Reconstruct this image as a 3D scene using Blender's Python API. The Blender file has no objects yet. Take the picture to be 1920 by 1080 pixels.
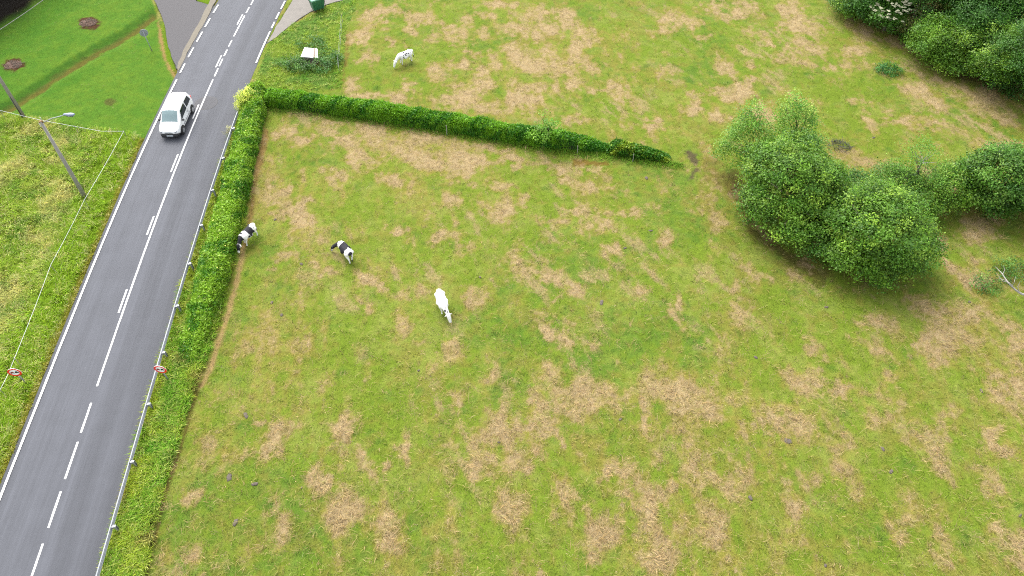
import bpy, bmesh, math, random
import numpy as np
from mathutils import Vector, Matrix
R = math.radians
random.seed(7)
rng = np.random.default_rng(7)
C = bpy.context.scene.collection

# ------------------------------------------------------------------ camera, sky, sun, exposure
FPX, PITCH, CAMH = 1380.0, R(50.5), 41.0
cd = bpy.data.cameras.new('camera'); cam = bpy.data.objects.new('camera', cd); C.objects.link(cam)
cam.location = (0, 0, CAMH); cam.rotation_euler = (R(90) - PITCH, 0, 0)
cd.sensor_width = 36; cd.lens = 36 * FPX / 1920; cd.clip_end = 8000; cd.clip_start = .5
bpy.context.scene.camera = cam
SUN_EL, SUN_AZ = R(52), R(-28)            # azimuth measured from +Y towards +X
w = bpy.data.worlds.new('World'); bpy.context.scene.world = w; w.use_nodes = True
wn = w.node_tree.nodes; wl = w.node_tree.links
sky = wn.new('ShaderNodeTexSky'); sky.sky_type = 'NISHITA'; sky.sun_disc = False
sky.sun_elevation = SUN_EL; sky.sun_rotation = SUN_AZ; sky.air_density = 1.0; sky.dust_density = 3.0
hs = wn.new('ShaderNodeHueSaturation'); hs.inputs['Saturation'].default_value = .22
wl.new(sky.outputs[0], hs.inputs['Color']); wl.new(hs.outputs[0], wn['Background'].inputs[0])
wn['Background'].inputs[1].default_value = .15
sd = bpy.data.lights.new('sun', 'SUN'); sun = bpy.data.objects.new('sun', sd); C.objects.link(sun)
sd.energy = 1.1; sd.angle = R(42); sd.color = (1, .955, .87)
dirv = Vector((math.sin(SUN_AZ) * math.cos(SUN_EL), math.cos(SUN_AZ) * math.cos(SUN_EL), math.sin(SUN_EL)))
sun.rotation_euler = dirv.to_track_quat('Z', 'Y').to_euler()
sun.location = (0, 60, 90)
vs = bpy.context.scene.view_settings
vs.view_transform = 'Standard'; vs.look = 'None'; vs.exposure = 1.88; vs.gamma = 1
bpy.context.scene.cycles.max_bounces = 6; bpy.context.scene.cycles.filter_width = 1.1; bpy.context.scene.cycles.use_denoising = False
bpy.context.scene.cycles.diffuse_bounces = 3

# ------------------------------------------------------------------ surveying helpers
cs, sn = math.cos(PITCH), math.sin(PITCH)
def P(px, py, z=0.0):
    u = (px - 960) / FPX; v = (540 - py) / FPX
    d = (u, cs + v * sn, -sn + v * cs); t = (z - CAMH) / d[2]
    return Vector((t * d[0], t * d[1], z))
def PA(a, z=0.0): return np.array([list(P(x, y, z)) for x, y in a])
def toP(X, Y, Z=0):
    dz = Z - CAMH
    dep = Y * cs - dz * sn
    dep = np.maximum(dep, .5)
    return 960 + FPX * X / dep, 540 - FPX * (Y * sn + dz * cs) / dep

def lin(c):
    c = np.asarray(c, float) / 255.
    return np.where(c <= .04045, c / 12.92, ((c + .055) / 1.055) ** 2.4)
K = .27
def alb(r, g, b, k=1.0): return lin((r, g, b)) * K * k

def hsh(ix, iy, s):
    h = (ix.astype(np.int64) * 374761393 + iy.astype(np.int64) * 668265263 + s * 974634777) & 0xffffffff
    h = ((h ^ (h >> 13)) * 1274126177) & 0xffffffff
    h = h ^ (h >> 16)
    return (h & 0xffffff) / float(0xffffff)
def vn(x, y, s=0):
    ix = np.floor(x); iy = np.floor(y); fx = x - ix; fy = y - iy
    fx = fx * fx * (3 - 2 * fx); fy = fy * fy * (3 - 2 * fy)
    a = hsh(ix, iy, s); b = hsh(ix + 1, iy, s); c = hsh(ix, iy + 1, s); d = hsh(ix + 1, iy + 1, s)
    return (a + (b - a) * fx) * (1 - fy) + (c + (d - c) * fx) * fy
def fbm(x, y, s=0, o=4, g=.55):
    t = 0; am = 1; n = 0
    for i in range(o):
        t = t + am * vn(x, y, s + i * 17); n += am; am *= g; x = x * 2.03 + 11.3; y = y * 2.03 - 7.1
    return t / n
def sst(a, b, x):
    t = np.clip((x - a) / (b - a), 0, 1); return t * t * (3 - 2 * t)
def inpoly(px, py, poly):
    r = np.zeros(px.shape, bool); n = len(poly)
    for i in range(n):
        x1, y1 = poly[i]; x2, y2 = poly[(i + 1) % n]
        if y1 == y2: continue
        c = ((y1 > py) != (y2 > py)) & (px < (x2 - x1) * (py - y1) / (y2 - y1) + x1)
        r ^= c
    return r
def dline(px, py, line):
    d = np.full(px.shape, 1e9)
    for (x1, y1), (x2, y2) in zip(line[:-1], line[1:]):
        dx, dy = x2 - x1, y2 - y1; L = dx * dx + dy * dy
        t = np.clip(((px - x1) * dx + (py - y1) * dy) / L, 0, 1)
        d = np.minimum(d, np.hypot(px - x1 - t * dx, py - y1 - t * dy))
    return d

# ------------------------------------------------------------------ object helpers
def tag(o, label=None, cat=None, group=None, kind=None):
    if label: o['label'] = label
    if cat: o['category'] = cat
    if group: o['group'] = group
    if kind: o['kind'] = kind
    return o
def empty(name, loc, rz=0, label=None, cat=None, group=None):
    o = bpy.data.objects.new(name, None); C.objects.link(o); o.location = loc; o.rotation_euler = (0, 0, rz)
    o.empty_display_size = .3
    return tag(o, label, cat, group)
def meshobj(name, verts, faces, mat, parent=None, smooth=False):
    me = bpy.data.meshes.new(name); me.from_pydata([tuple(v) for v in verts], [], faces); me.update()
    if mat: me.materials.append(mat)
    if smooth: me.polygons.foreach_set('use_smooth', [True] * len(me.polygons))
    o = bpy.data.objects.new(name, me); C.objects.link(o); o.parent = parent
    return o
def npobj(name, co, quads, mat, parent=None, col=None, smooth=False):
    """co Nx3, quads list of (F x k) index arrays"""
    me = bpy.data.meshes.new(name); me.vertices.add(len(co)); me.vertices.foreach_set('co', np.ascontiguousarray(co, dtype=np.float32).ravel())
    idx = np.concatenate([q.ravel() for q in quads]); sz = np.concatenate([np.full(len(q), q.shape[1]) for q in quads])
    me.loops.add(len(idx)); me.loops.foreach_set('vertex_index', idx.astype(np.int32))
    me.polygons.add(len(sz)); me.polygons.foreach_set('loop_start', np.concatenate([[0], np.cumsum(sz)[:-1]]).astype(np.int32))
    me.update(calc_edges=True)
    if smooth: me.polygons.foreach_set('use_smooth', np.ones(len(sz), bool))
    if col is not None:
        a = me.color_attributes.new('Col', 'FLOAT_COLOR', 'POINT')
        c4 = np.ones((len(co), 4), np.float32); c4[:, :3] = col; a.data.foreach_set('color', c4.ravel())
    me.materials.append(mat)
    o = bpy.data.objects.new(name, me); C.objects.link(o); o.parent = parent
    return o
class MB:
    def __init__(s): s.v = []; s.f = []
    def add(s, v, f):
        n = len(s.v); s.v += [tuple(p) for p in v]; s.f += [tuple(i + n for i in q) for q in f]; return s
    def box(s, c, d, rz=0, M=None, bev=0):
        bm = bmesh.new(); bmesh.ops.create_cube(bm, size=1)
        bmesh.ops.scale(bm, vec=d, verts=bm.verts)
        if bev: bmesh.ops.bevel(bm, geom=list(bm.edges), offset=bev, segments=2, affect='EDGES', profile=.5)
        T = (M or Matrix()) @ Matrix.Translation(c) @ Matrix.Rotation(rz, 4, 'Z')
        bm.verts.index_update()
        s.add([T @ v.co for v in bm.verts], [[v.index for v in f.verts] for f in bm.faces]); bm.free(); return s
    def tube(s, pts, rad, n=8, cap=True):
        pts = [Vector(p) for p in pts]
        if not hasattr(rad, '__len__'): rad = [rad] * len(pts)
        vs_ = []; up = Vector((0.13, .2, 1)).normalized()
        for i, p in enumerate(pts):
            d = (pts[min(i + 1, len(pts) - 1)] - pts[max(i - 1, 0)]).normalized()
            a = d.cross(up)
            if a.length < .2: a = d.cross(Vector((1, 0, 0)))
            a.normalize(); b = d.cross(a)
            for k in range(n):
                t = 2 * math.pi * k / n; vs_.append(p + (a * math.cos(t) + b * math.sin(t)) * rad[i])
        fs = []
        for i in range(len(pts) - 1):
            for k in range(n):
                fs.append((i * n + k, i * n + (k + 1) % n, (i + 1) * n + (k + 1) % n, (i + 1) * n + k))
        if cap: fs.append(tuple(range(n))[::-1]); fs.append(tuple((len(pts) - 1) * n + k for k in range(n)))
        return s.add(vs_, fs)
    def build(s, name, mat, parent=None, smooth=False):
        return meshobj(name, s.v, s.f, mat, parent, smooth)

# ------------------------------------------------------------------ materials
def newmat(name):
    m = bpy.data.materials.new(name); m.use_nodes = True
    return m, m.node_tree.nodes, m.node_tree.links, m.node_tree.nodes['Principled BSDF']
def plain(name, col, rough=.6, metal=0, var=.12, scale=6, spec=.5):
    if type(col[0]) is float: col = tuple(c * .58 for c in col)
    m, n, l, b = newmat(name)
    t = n.new('ShaderNodeTexNoise'); t.inputs['Scale'].default_value = scale; t.inputs['Detail'].default_value = 5
    tc = n.new('ShaderNodeTexCoord'); l.new(tc.outputs['Object'], t.inputs['Vector'])
    mx = n.new('ShaderNodeMix'); mx.data_type = 'RGBA'
    mx.inputs[6].default_value = (*[c * (1 - var) for c in col], 1); mx.inputs[7].default_value = (*[min(1, c * (1 + var)) for c in col], 1)
    l.new(t.outputs[0], mx.inputs[0]); l.new(mx.outputs[2], b.inputs['Base Color'])
    b.inputs['Roughness'].default_value = rough; b.inputs['Metallic'].default_value = metal
    b.inputs['Specular IOR Level'].default_value = spec
    return m
def vcmat(name, trans=.25, rough=.65, spec=.25, fine=0, scale=40, gain=1.0):
    m, n, l, b = newmat(name)
    a = n.new('ShaderNodeAttribute'); a.attribute_name = 'Col'; src = a.outputs['Color']
    if fine:
        g = n.new('ShaderNodeNewGeometry')
        t = n.new('ShaderNodeTexNoise'); t.inputs['Scale'].default_value = scale; t.inputs['Detail'].default_value = 6; t.inputs['Roughness'].default_value = .7
        l.new(g.outputs['Position'], t.inputs['Vector'])
        mr = n.new('ShaderNodeMapRange'); mr.inputs[1].default_value = .3; mr.inputs[2].default_value = .7
        mr.inputs[3].default_value = 1 - fine; mr.inputs[4].default_value = 1 + fine; l.new(t.outputs[0], mr.inputs[0])
        vm = n.new('ShaderNodeVectorMath'); vm.operation = 'SCALE'; l.new(src, vm.inputs[0]); l.new(mr.outputs[0], vm.inputs['Scale']); src = vm.outputs[0]
        bp = n.new('ShaderNodeBump'); bp.inputs['Strength'].default_value = .5; bp.inputs['Distance'].default_value = .05
        l.new(t.outputs[0], bp.inputs['Height']); l.new(bp.outputs[0], b.inputs['Normal'])
    l.new(src, b.inputs['Base Color']); b.inputs['Roughness'].default_value = rough; b.inputs['Specular IOR Level'].default_value = spec
    if trans:
        tr = n.new('ShaderNodeBsdfTranslucent'); l.new(src, tr.inputs[0]); mx = n.new('ShaderNodeMixShader'); mx.inputs[0].default_value = trans
        l.new(b.outputs[0], mx.inputs[1]); l.new(tr.outputs[0], mx.inputs[2]); l.new(mx.outputs[0], n['Material Output'].inputs[0])
    return m
def ground_mat():
    m, n, l, b = newmat('ground_mat')
    g = n.new('ShaderNodeNewGeometry')
    def noise(sc, det=6, rg=.7, off=0, st=None):
        mp = n.new('ShaderNodeMapping'); mp.inputs['Location'].default_value = (off, off, 0)
        if st: mp.inputs['Rotation'].default_value = (0, 0, st[0]); mp.inputs['Scale'].default_value = (1, st[1], 1)
        l.new(g.outputs['Position'], mp.inputs[0])
        t = n.new('ShaderNodeTexNoise'); t.inputs['Scale'].default_value = sc; t.inputs['Detail'].default_value = det; t.inputs['Roughness'].default_value = rg
        t.inputs['Distortion'].default_value = .6; l.new(mp.outputs[0], t.inputs['Vector']); return t.outputs[0]
    def mr(src, a, b_, c, d):
        x = n.new('ShaderNodeMapRange'); x.inputs[1].default_value = a; x.inputs[2].default_value = b_; x.inputs[3].default_value = c; x.inputs[4].default_value = d; l.new(src, x.inputs[0]); return x.outputs[0]
    def math_(op, a, b_=None, c=None):
        x = n.new('ShaderNodeMath'); x.operation = op
        for i, v in enumerate((a, b_, c)):
            if v is None: continue
            if isinstance(v, (int, float)): x.inputs[i].default_value = v
            else: l.new(v, x.inputs[i])
        return x.outputs[0]
    a = n.new('ShaderNodeAttribute'); a.attribute_name = 'Col'
    s = n.new('ShaderNodeAttribute'); s.attribute_name = 'Straw'
    fine = noise(9, 6, .75); mid = noise(2.2, 6, .75, 31)
    comb = math_('ADD', math_('MULTIPLY', fine, .6), math_('MULTIPLY', mid, .4))
    k = mr(math_('SUBTRACT', s.outputs['Fac'], mr(comb, .34, .66, .05, .95)), -.48, .48, 0, 1)
    k = math_('MULTIPLY', k, mr(s.outputs['Fac'], 0, .3, 0, .92))
    stc = n.new('ShaderNodeMix'); stc.data_type = 'RGBA'; stc.inputs[6].default_value = (*ST2, 1); stc.inputs[7].default_value = (*ST1, 1)
    l.new(mr(noise(4, 5, .7, 77), .35, .65, 0, 1), stc.inputs[0])
    mx = n.new('ShaderNodeMix'); mx.data_type = 'RGBA'; l.new(k, mx.inputs[0]); l.new(a.outputs['Color'], mx.inputs[6]); l.new(stc.outputs[2], mx.inputs[7])
    tex = math_('MULTIPLY', mr(noise(11, 5, .8, 5), .3, .7, .66, 1.34), mr(mid, .3, .7, .86, 1.14))
    vm = n.new('ShaderNodeVectorMath'); vm.operation = 'SCALE'; l.new(mx.outputs[2], vm.inputs[0]); l.new(tex, vm.inputs['Scale'])
    l.new(vm.outputs[0], b.inputs['Base Color']); b.inputs['Roughness'].default_value = .95; b.inputs['Specular IOR Level'].default_value = .05
    bp = n.new('ShaderNodeBump'); bp.inputs['Strength'].default_value = .7; bp.inputs['Distance'].default_value = .06; l.new(fine, bp.inputs['Height']); l.new(bp.outputs[0], b.inputs['Normal'])
    return m
ST1, ST2, BR, MUD = alb(232, 208, 162, 1.2), alb(212, 180, 132, 1.12), alb(156, 128, 76), alb(120, 104, 82)
M_ground = ground_mat()
M_grass = vcmat('grass_mat', .25, .75, .12)
M_leaf = vcmat('leaf_mat', .35, .5, .3)
M_coat = vcmat('coat_mat', 0, .75, .2)
M_hay = vcmat('hay_mat', .15, .85, .1)
M_bark = plain('bark', (.13, .10, .07), .9, var=.4, scale=8)
M_twig = plain('twig', (.20, .15, .11), .9, var=.4, scale=8)
M_greytwig = plain('lichen_twig', (.42, .40, .36), .9, var=.3, scale=8)
M_concrete = plain('concrete', (.30, .285, .26), .9, var=.22, scale=3)
M_pole = plain('pole_concrete', (.46, .43, .39), .9, var=.25, scale=2.5)
M_wood = plain('weathered_wood', (.38, .35, .31), .9, var=.3, scale=4)
M_galv = plain('galvanised', (.46, .48, .51), .6, .3, .1, 4)
M_paint = plain('white_paint', (.85, .85, .84), .7, 0, .30, 5)
M_carw = plain('car_white', (1.2, 1.2, 1.2), .25, 0, .02, 1, .6)
M_glass = plain('car_glass', (.02, .028, .03), .08, 0, .1, 1, .8)
M_wscreen = plain('windscreen_glass', (.20, .30, .31), .12, 0, .15, 1.5, 1.0)
M_black = plain('black_plastic', (.018, .018, .02), .6)
M_rubber = plain('rubber', (.02, .02, .02), .8)
M_alloy = plain('alloy', (.45, .46, .48), .35, .6)
M_lamp = plain('headlamp_glass', (.45, .48, .52), .15, .2, .1, 9)
M_plate = plain('plate_white', (.62, .66, .70), .5)
M_green = plain('green_plastic', (.035, .19, .085), .5, 0, .12, 2)
M_greenlid = plain('pale_green_lid', (.16, .42, .27), .45, 0, .1, 2)
M_red = plain('sign_red', (1.2, .045, .03), .4); M_signw = plain('sign_white', (1.3, 1.3, 1.3), .4, 0, .03)
M_white = plain('white_sheet', (1.25, 1.25, 1.25), .5, 0, .04, 2)
M_rope = plain('white_tape', (.80, .82, .84), .6, 0, .05, 3)
M_dark = plain('dark_steel', (.05, .05, .055), .5, .3)
M_dung = plain('dung', (.13, .105, .085), .9, 0, .4, 20)
M_signback = plain('sign_aluminium', (.48, .50, .56), .45, .35, .1, 3)
M_brown = plain('brown_board', (.30, .22, .17), .8)
M_ivory = plain('ivory_flower', (.62, .62, .40), .7)

# ------------------------------------------------------------------ lay of the land
centre_px = [(60, 1080), (93, 990), (123, 899), (152, 812), (181, 725), (247, 540), (351, 270), (396, 150), (412, 125), (436, 76), (459, 30), (476, 0)]
cw = PA(centre_px)
cpoly = np.polyfit(cw[:, 1], cw[:, 0], 3)
Y0, Y1 = cw[0, 1], cw[-1, 1]
def cx(y):                                   # centre line x for a given y, straight on beyond the surveyed stretch
    y = np.asarray(y, float); yc = np.clip(y, Y0, Y1)
    s = np.polyval(np.polyder(cpoly), yc)
    return np.polyval(cpoly, yc) + s * (y - yc)
def cslope(y): return np.polyval(np.polyder(cpoly), np.clip(y, Y0, Y1))
def roff(X, Y): return (X - cx(Y)) / np.sqrt(1 + cslope(Y) ** 2)   # signed metres right of the centre line
def rpt(y, off, z=0):
    s = float(cslope(y)); L = math.sqrt(1 + s * s)
    return Vector((float(cx(y)) + off / L, y - off * s / L, z))
LW, RW = 3.75, 3.55                          # asphalt half widths
FIELD_EDGE = [(494, 215), (489, 250), (475, 320), (461, 400), (440, 480), (428, 530), (408, 610), (388, 670), (368, 725), (348, 780), (333, 830), (315, 890), (298, 950), (288, 1000), (276, 1060), (263, 1110), (173, 1500)]
LAWN = [(-900, 60), (0, 211), (232, 250), (276, 262), (332, 146), (312, 112), (303, 60), (285, 0), (250, -200), (-900, -500)]
TOPVERGE = [(474, 172), (505, 75), (530, 55), (600, 20), (700, -60), (672, 0), (648, 60), (641, 165), (560, 172)]
SIDE = [(283, -60), (290, 0), (300, 25), (309, 45), (315, 80), (322, 105), (331, 131), (345, 97), (360, 67), (375, 40), (390, 9), (366, 0), (380, -60)]
PAD = [(566, -40), (549, 0), (532, 27), (518, 50), (500, 82), (520, 68), (540, 52), (560, 37), (582, 22), (615, 8), (645, 0), (720, -40)]
KERB = [(334, 134), (346, 110), (362, 80), (380, 50), (400, 12), (425, -40), (414, -40), (391, 8), (375, 38), (360, 65), (344, 96), (331, 129)]
DITCH = [(-60, 232), (10, 205), (45, 183), (70, 168), (100, 145), (140, 120), (180, 97), (230, 70), (262, 48), (285, 30)]
PATCH = '''716 22 30 9 -30;745 15 12 12 0;680 62 17 7 -15;672 78 9 6 0;692 108 14 9 0;726 45 12 6 0;785 38 18 14 -20;778 58 12 6 0;730 71 10 6 0;840 60 25 13 20;820 45 15 8 20;812 76 12 7 0;880 40 10 8 0;918 29 12 6 0;938 4 20 8 0;1008 20 22 8 0;965 55 25 9 0;1020 52 30 14 20;1060 38 20 14 30;1090 62 22 12 40;905 63 12 6 0;890 97 12 5 0;1080 90 15 11 0;1100 115 22 9 35;1000 115 28 18 10;1050 125 25 12 20;925 120 14 7 30;905 137 15 7 0;860 118 15 5 0;820 140 18 12 0;868 185 35 16 10;895 165 20 10 0;925 195 20 8 0;900 205 30 8 20;985 190 22 10 0;1010 165 25 9 0;1082 155 20 10 20;1085 230 15 9 20;1165 180 25 7 20;1138 165 10 7 0;1250 37 18 14 -20;1240 50 10 8 0;1250 128 14 8 0;1225 222 10 6 0;1225 250 12 6 20;655 160 14 15 0;680 180 25 9 5;720 185 35 8 5;766 161 8 5 0;570 218 22 7 0;620 228 25 5 10
625 250 20 10 20;660 275 35 14 25;665 295 14 8 -20;700 250 35 14 15;745 270 40 16 20;790 290 40 16 25;800 255 60 8 8;860 290 40 16 25;850 312 30 12 20;900 270 50 6 10;885 328 14 9 0;935 350 22 7 20;745 345 14 10 0;620 335 16 12 20;575 270 14 8 0;535 245 14 10 0;512 360 20 8 -10;530 395 12 18 0;568 405 14 20 -15;528 480 14 10 0;620 500 14 7 0;745 422 10 6 0;835 380 16 12 0;838 435 14 14 30;870 470 20 12 -30;745 550 16 14 0;680 560 10 7 0;700 520 18 8 20
880 300 30 20 0;945 300 30 8 10;1020 290 16 5 10;1030 312 24 6 15;1060 328 18 8 10;1105 318 18 6 0;975 380 16 15 0;940 400 18 20 -20;1015 405 10 7 0;1040 418 12 8 0;1065 350 15 6 0;1100 360 22 8 0;1150 358 18 6 0;1088 390 20 14 0;1090 415 14 20 20;1170 388 25 10 -5;1135 424 24 11 0;1020 510 25 18 25;985 500 25 12 10;890 560 22 12 20;1140 475 16 10 0;1245 455 15 12 0;1070 550 20 14 -20;1040 560 14 8 -20;1210 555 22 10 0;1280 590 14 20 20;1185 605 6 12 10;1415 510 20 10 40;1345 420 12 20 0;1380 570 10 25 0;1008 600 18 17 20;1068 628 27 18 0;1025 620 15 12 30
922 685 10 14 20;908 710 14 8 -20;1040 710 18 18 0;1050 745 25 16 0;1110 740 30 20 0;1085 765 20 12 0;995 740 10 8 0;990 770 35 10 -20;985 795 35 22 0;940 815 25 22 0;1015 800 20 18 0;890 830 10 12 0;890 865 18 10 0;930 865 18 14 0;975 860 16 16 0;838 810 12 16 0;942 770 10 20 0;1230 720 28 24 20;1275 735 35 25 30;1300 760 30 18 20;1195 745 10 22 -10;1210 790 8 25 -15;1225 855 9 14 0;1290 820 20 35 0;1300 860 22 25 0;1330 885 35 22 20;1360 905 30 16 20;1160 880 30 12 0;1130 890 12 14 0;1053 820 7 6 0
755 628 16 20 20;845 665 25 12 -20;520 800 20 12 -20;505 830 20 14 -30;383 838 14 24 15;372 930 11 16 15;635 798 24 13 0;675 850 12 14 20;612 905 14 12 0;715 870 10 10 0;770 845 10 16 0;530 985 20 35 5;635 970 22 22 10;725 975 30 18 30;740 1010 18 25 0;600 1015 12 14 0;360 1060 12 20 0;850 760 8 14 0;950 940 25 25 0;1055 930 18 30 0;1125 1000 25 35 20;1170 925 20 20 0;1220 960 20 40 10;1330 990 22 35 10;1240 1035 18 30 5;1260 900 12 14 0;1190 760 6 20 -10;1110 1040 14 16 0;1230 975 14 34 8;1150 990 18 38 14;1025 690 12 10 0
1480 780 25 20 30;1415 793 10 8 0;1580 840 22 25 35;1520 890 25 20 20;1580 890 28 22 20;1493 940 14 22 10;1690 765 22 22 40;1650 795 20 18 20;1715 830 40 30 30;1740 860 25 16 30;1710 940 22 25 20;1690 980 20 25 20;1790 790 15 12 0;1870 750 20 12 40;1870 835 12 14 0;1840 880 20 14 45;1860 930 20 18 45;1870 1010 14 25 20;1780 1040 28 22 20;1900 1030 15 30 30
1385 580 12 16 0;1490 520 12 12 30;1660 610 28 20 20;1640 650 22 14 30;1520 640 18 12 30;1750 575 28 12 10;1790 630 45 28 25;1750 665 22 16 0;1810 580 14 10 0;1870 600 25 12 20;1910 640 15 20 0;1500 710 25 20 25;1565 720 18 16 35;1660 705 14 8 0;1870 720 14 20 20;1640 735 30 12 35;1815 515 20 12 0;1910 730 15 12 0;1760 460 12 20 0;1775 495 10 12 0;1830 430 30 16 0
1290 40 12 10 30;1340 20 22 10 20;1400 15 30 10 20;1385 25 20 8 0;1420 62 22 8 20;1435 75 10 6 0;1330 75 14 8 0;1500 45 35 14 15;1480 15 12 16 0;1510 85 22 13 10;1470 95 15 10 0;1490 112 25 8 15;1415 117 14 5 0;1600 97 22 10 -10;1585 128 25 10 0;1360 125 20 10 40;1420 150 14 5 0;1350 175 20 8 0;1390 170 14 14 0;1305 203 18 9 20;1355 217 14 8 0;1435 215 16 14 0;1290 175 10 4 0;1620 62 35 8 25;1690 85 25 8 25;1720 172 28 12 25;1770 200 30 8 15;1690 225 30 8 0;1640 232 22 8 30;1770 240 35 9 25;1870 215 25 9 0;1605 197 10 5 0;1660 200 20 6 0;1615 300 30 15 10;1890 275 25 8 0;1860 270 20 8 0;1850 185 50 14 15;1800 165 25 6 20;1740 150 15 6 0'''
patches = [tuple(float(v) for v in p.split()) for ln in PATCH.split('\n') for p in ln.split(';')]

def straw_mask(X, Y):
    wx = (fbm(X / 2.0, Y / 2.0, 351, 4, .6) - .5) * 2.3 + (fbm(X / .5, Y / .5, 353, 2) - .5) * .8
    wy = (fbm(X / 2.0, Y / 2.0, 357, 4, .6) - .5) * 3.2 + (fbm(X / .5, Y / .5, 359, 2) - .5) * .8
    px, py = toP(X + wx, Y + wy)
    m = np.full(X.shape, -1.2)
    for (a, b, rx, ry, ang) in patches:
        s = (np.abs(px - a) < 2.4 * max(rx, ry)) & (np.abs(py - b) < 2.4 * max(rx, ry))
        if not s.any(): continue
        dx = px[s] - a; dy = py[s] - b; t = R(ang); c_, s_ = math.cos(t), math.sin(t)
        u = (dx * c_ + dy * s_) / rx; v = (-dx * s_ + dy * c_) / ry
        m[s] = np.maximum(m[s], 1 - (u * u + v * v) ** .5)
    # beyond what the photo shows, patches of the same kind go on
    out = (px < -20) | (px > 1940) | (py < -20) | (py > 1100)
    m = np.where(out, (fbm(X / 3.2, Y / 3.2, 71, 3) - .60) * 5, m)
    n = fbm(X / 1.3, Y / 1.3, 3, 5, .68) - .5
    n2 = fbm(X / .30, Y / .30, 23, 2, .6) - .5
    wisps = np.clip((fbm(X / 5, Y / 5, 41, 4, .6) - .50) * 4.0, 0, 1) * np.clip((fbm(X / .9 + Y * .5, Y / 2.2, 43, 4, .7) - .50) * 5, 0, 1)
    str_ = fbm(X / .55 + Y * .25, Y / 1.9 - X * .1, 47, 4, .7) - .5
    drift = fbm(X / 8., Y / 8., 53, 3) - .5
    v = .42 + .50 * np.clip(m, -1.8, .9) + 1.3 * n + .8 * n2 + 1.3 * str_ + .7 * drift
    return np.clip(np.maximum(np.clip(v, 0, 1) ** 1.15 * (.66 + .7 * vn(X / 1.9, Y / 1.9, 49)), .7 * wisps), 0, .93), np.clip(.60 + .38 * m + 1.1 * n + 1.2 * str_ + .9 * drift, 0, 1)

def region(X, Y):
    """per-point land use: 0 field, 1 lawn, 2 rough field left, 3 road bank right, 4 weeds by the pad, 5 road/paving"""
    px, py = toP(X, Y); ro = roff(X, Y)
    reg = np.zeros(X.shape, int)
    left = ro < -LW + .25
    reg[left] = 2
    reg[inpoly(px, py, LAWN) & (ro < -LW + .4)] = 1
    fe = PA(FIELD_EDGE); ex = np.interp(Y, fe[::-1][np.argsort(fe[::-1][:, 1])][:, 1], fe[::-1][np.argsort(fe[::-1][:, 1])][:, 0])
    reg[(ro > RW - .2) & (X < ex) & (py > 190)] = 3
    reg[inpoly(px, py, TOPVERGE)] = 4
    reg[(np.abs(ro + (LW - RW) / 2) < (LW + RW) / 2 - .15)] = 5
    reg[inpoly(px, py, SIDE) | inpoly(px, py, PAD) | inpoly(px, py, KERB)] = 5
    return reg
def mixc(a, b, t): return a + (b - a) * np.asarray(t)[..., None]
G1, G2, G3 = alb(144, 170, 56, 1.15), alb(168, 182, 82, 1.15), alb(112, 154, 54, 1.14)
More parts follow.
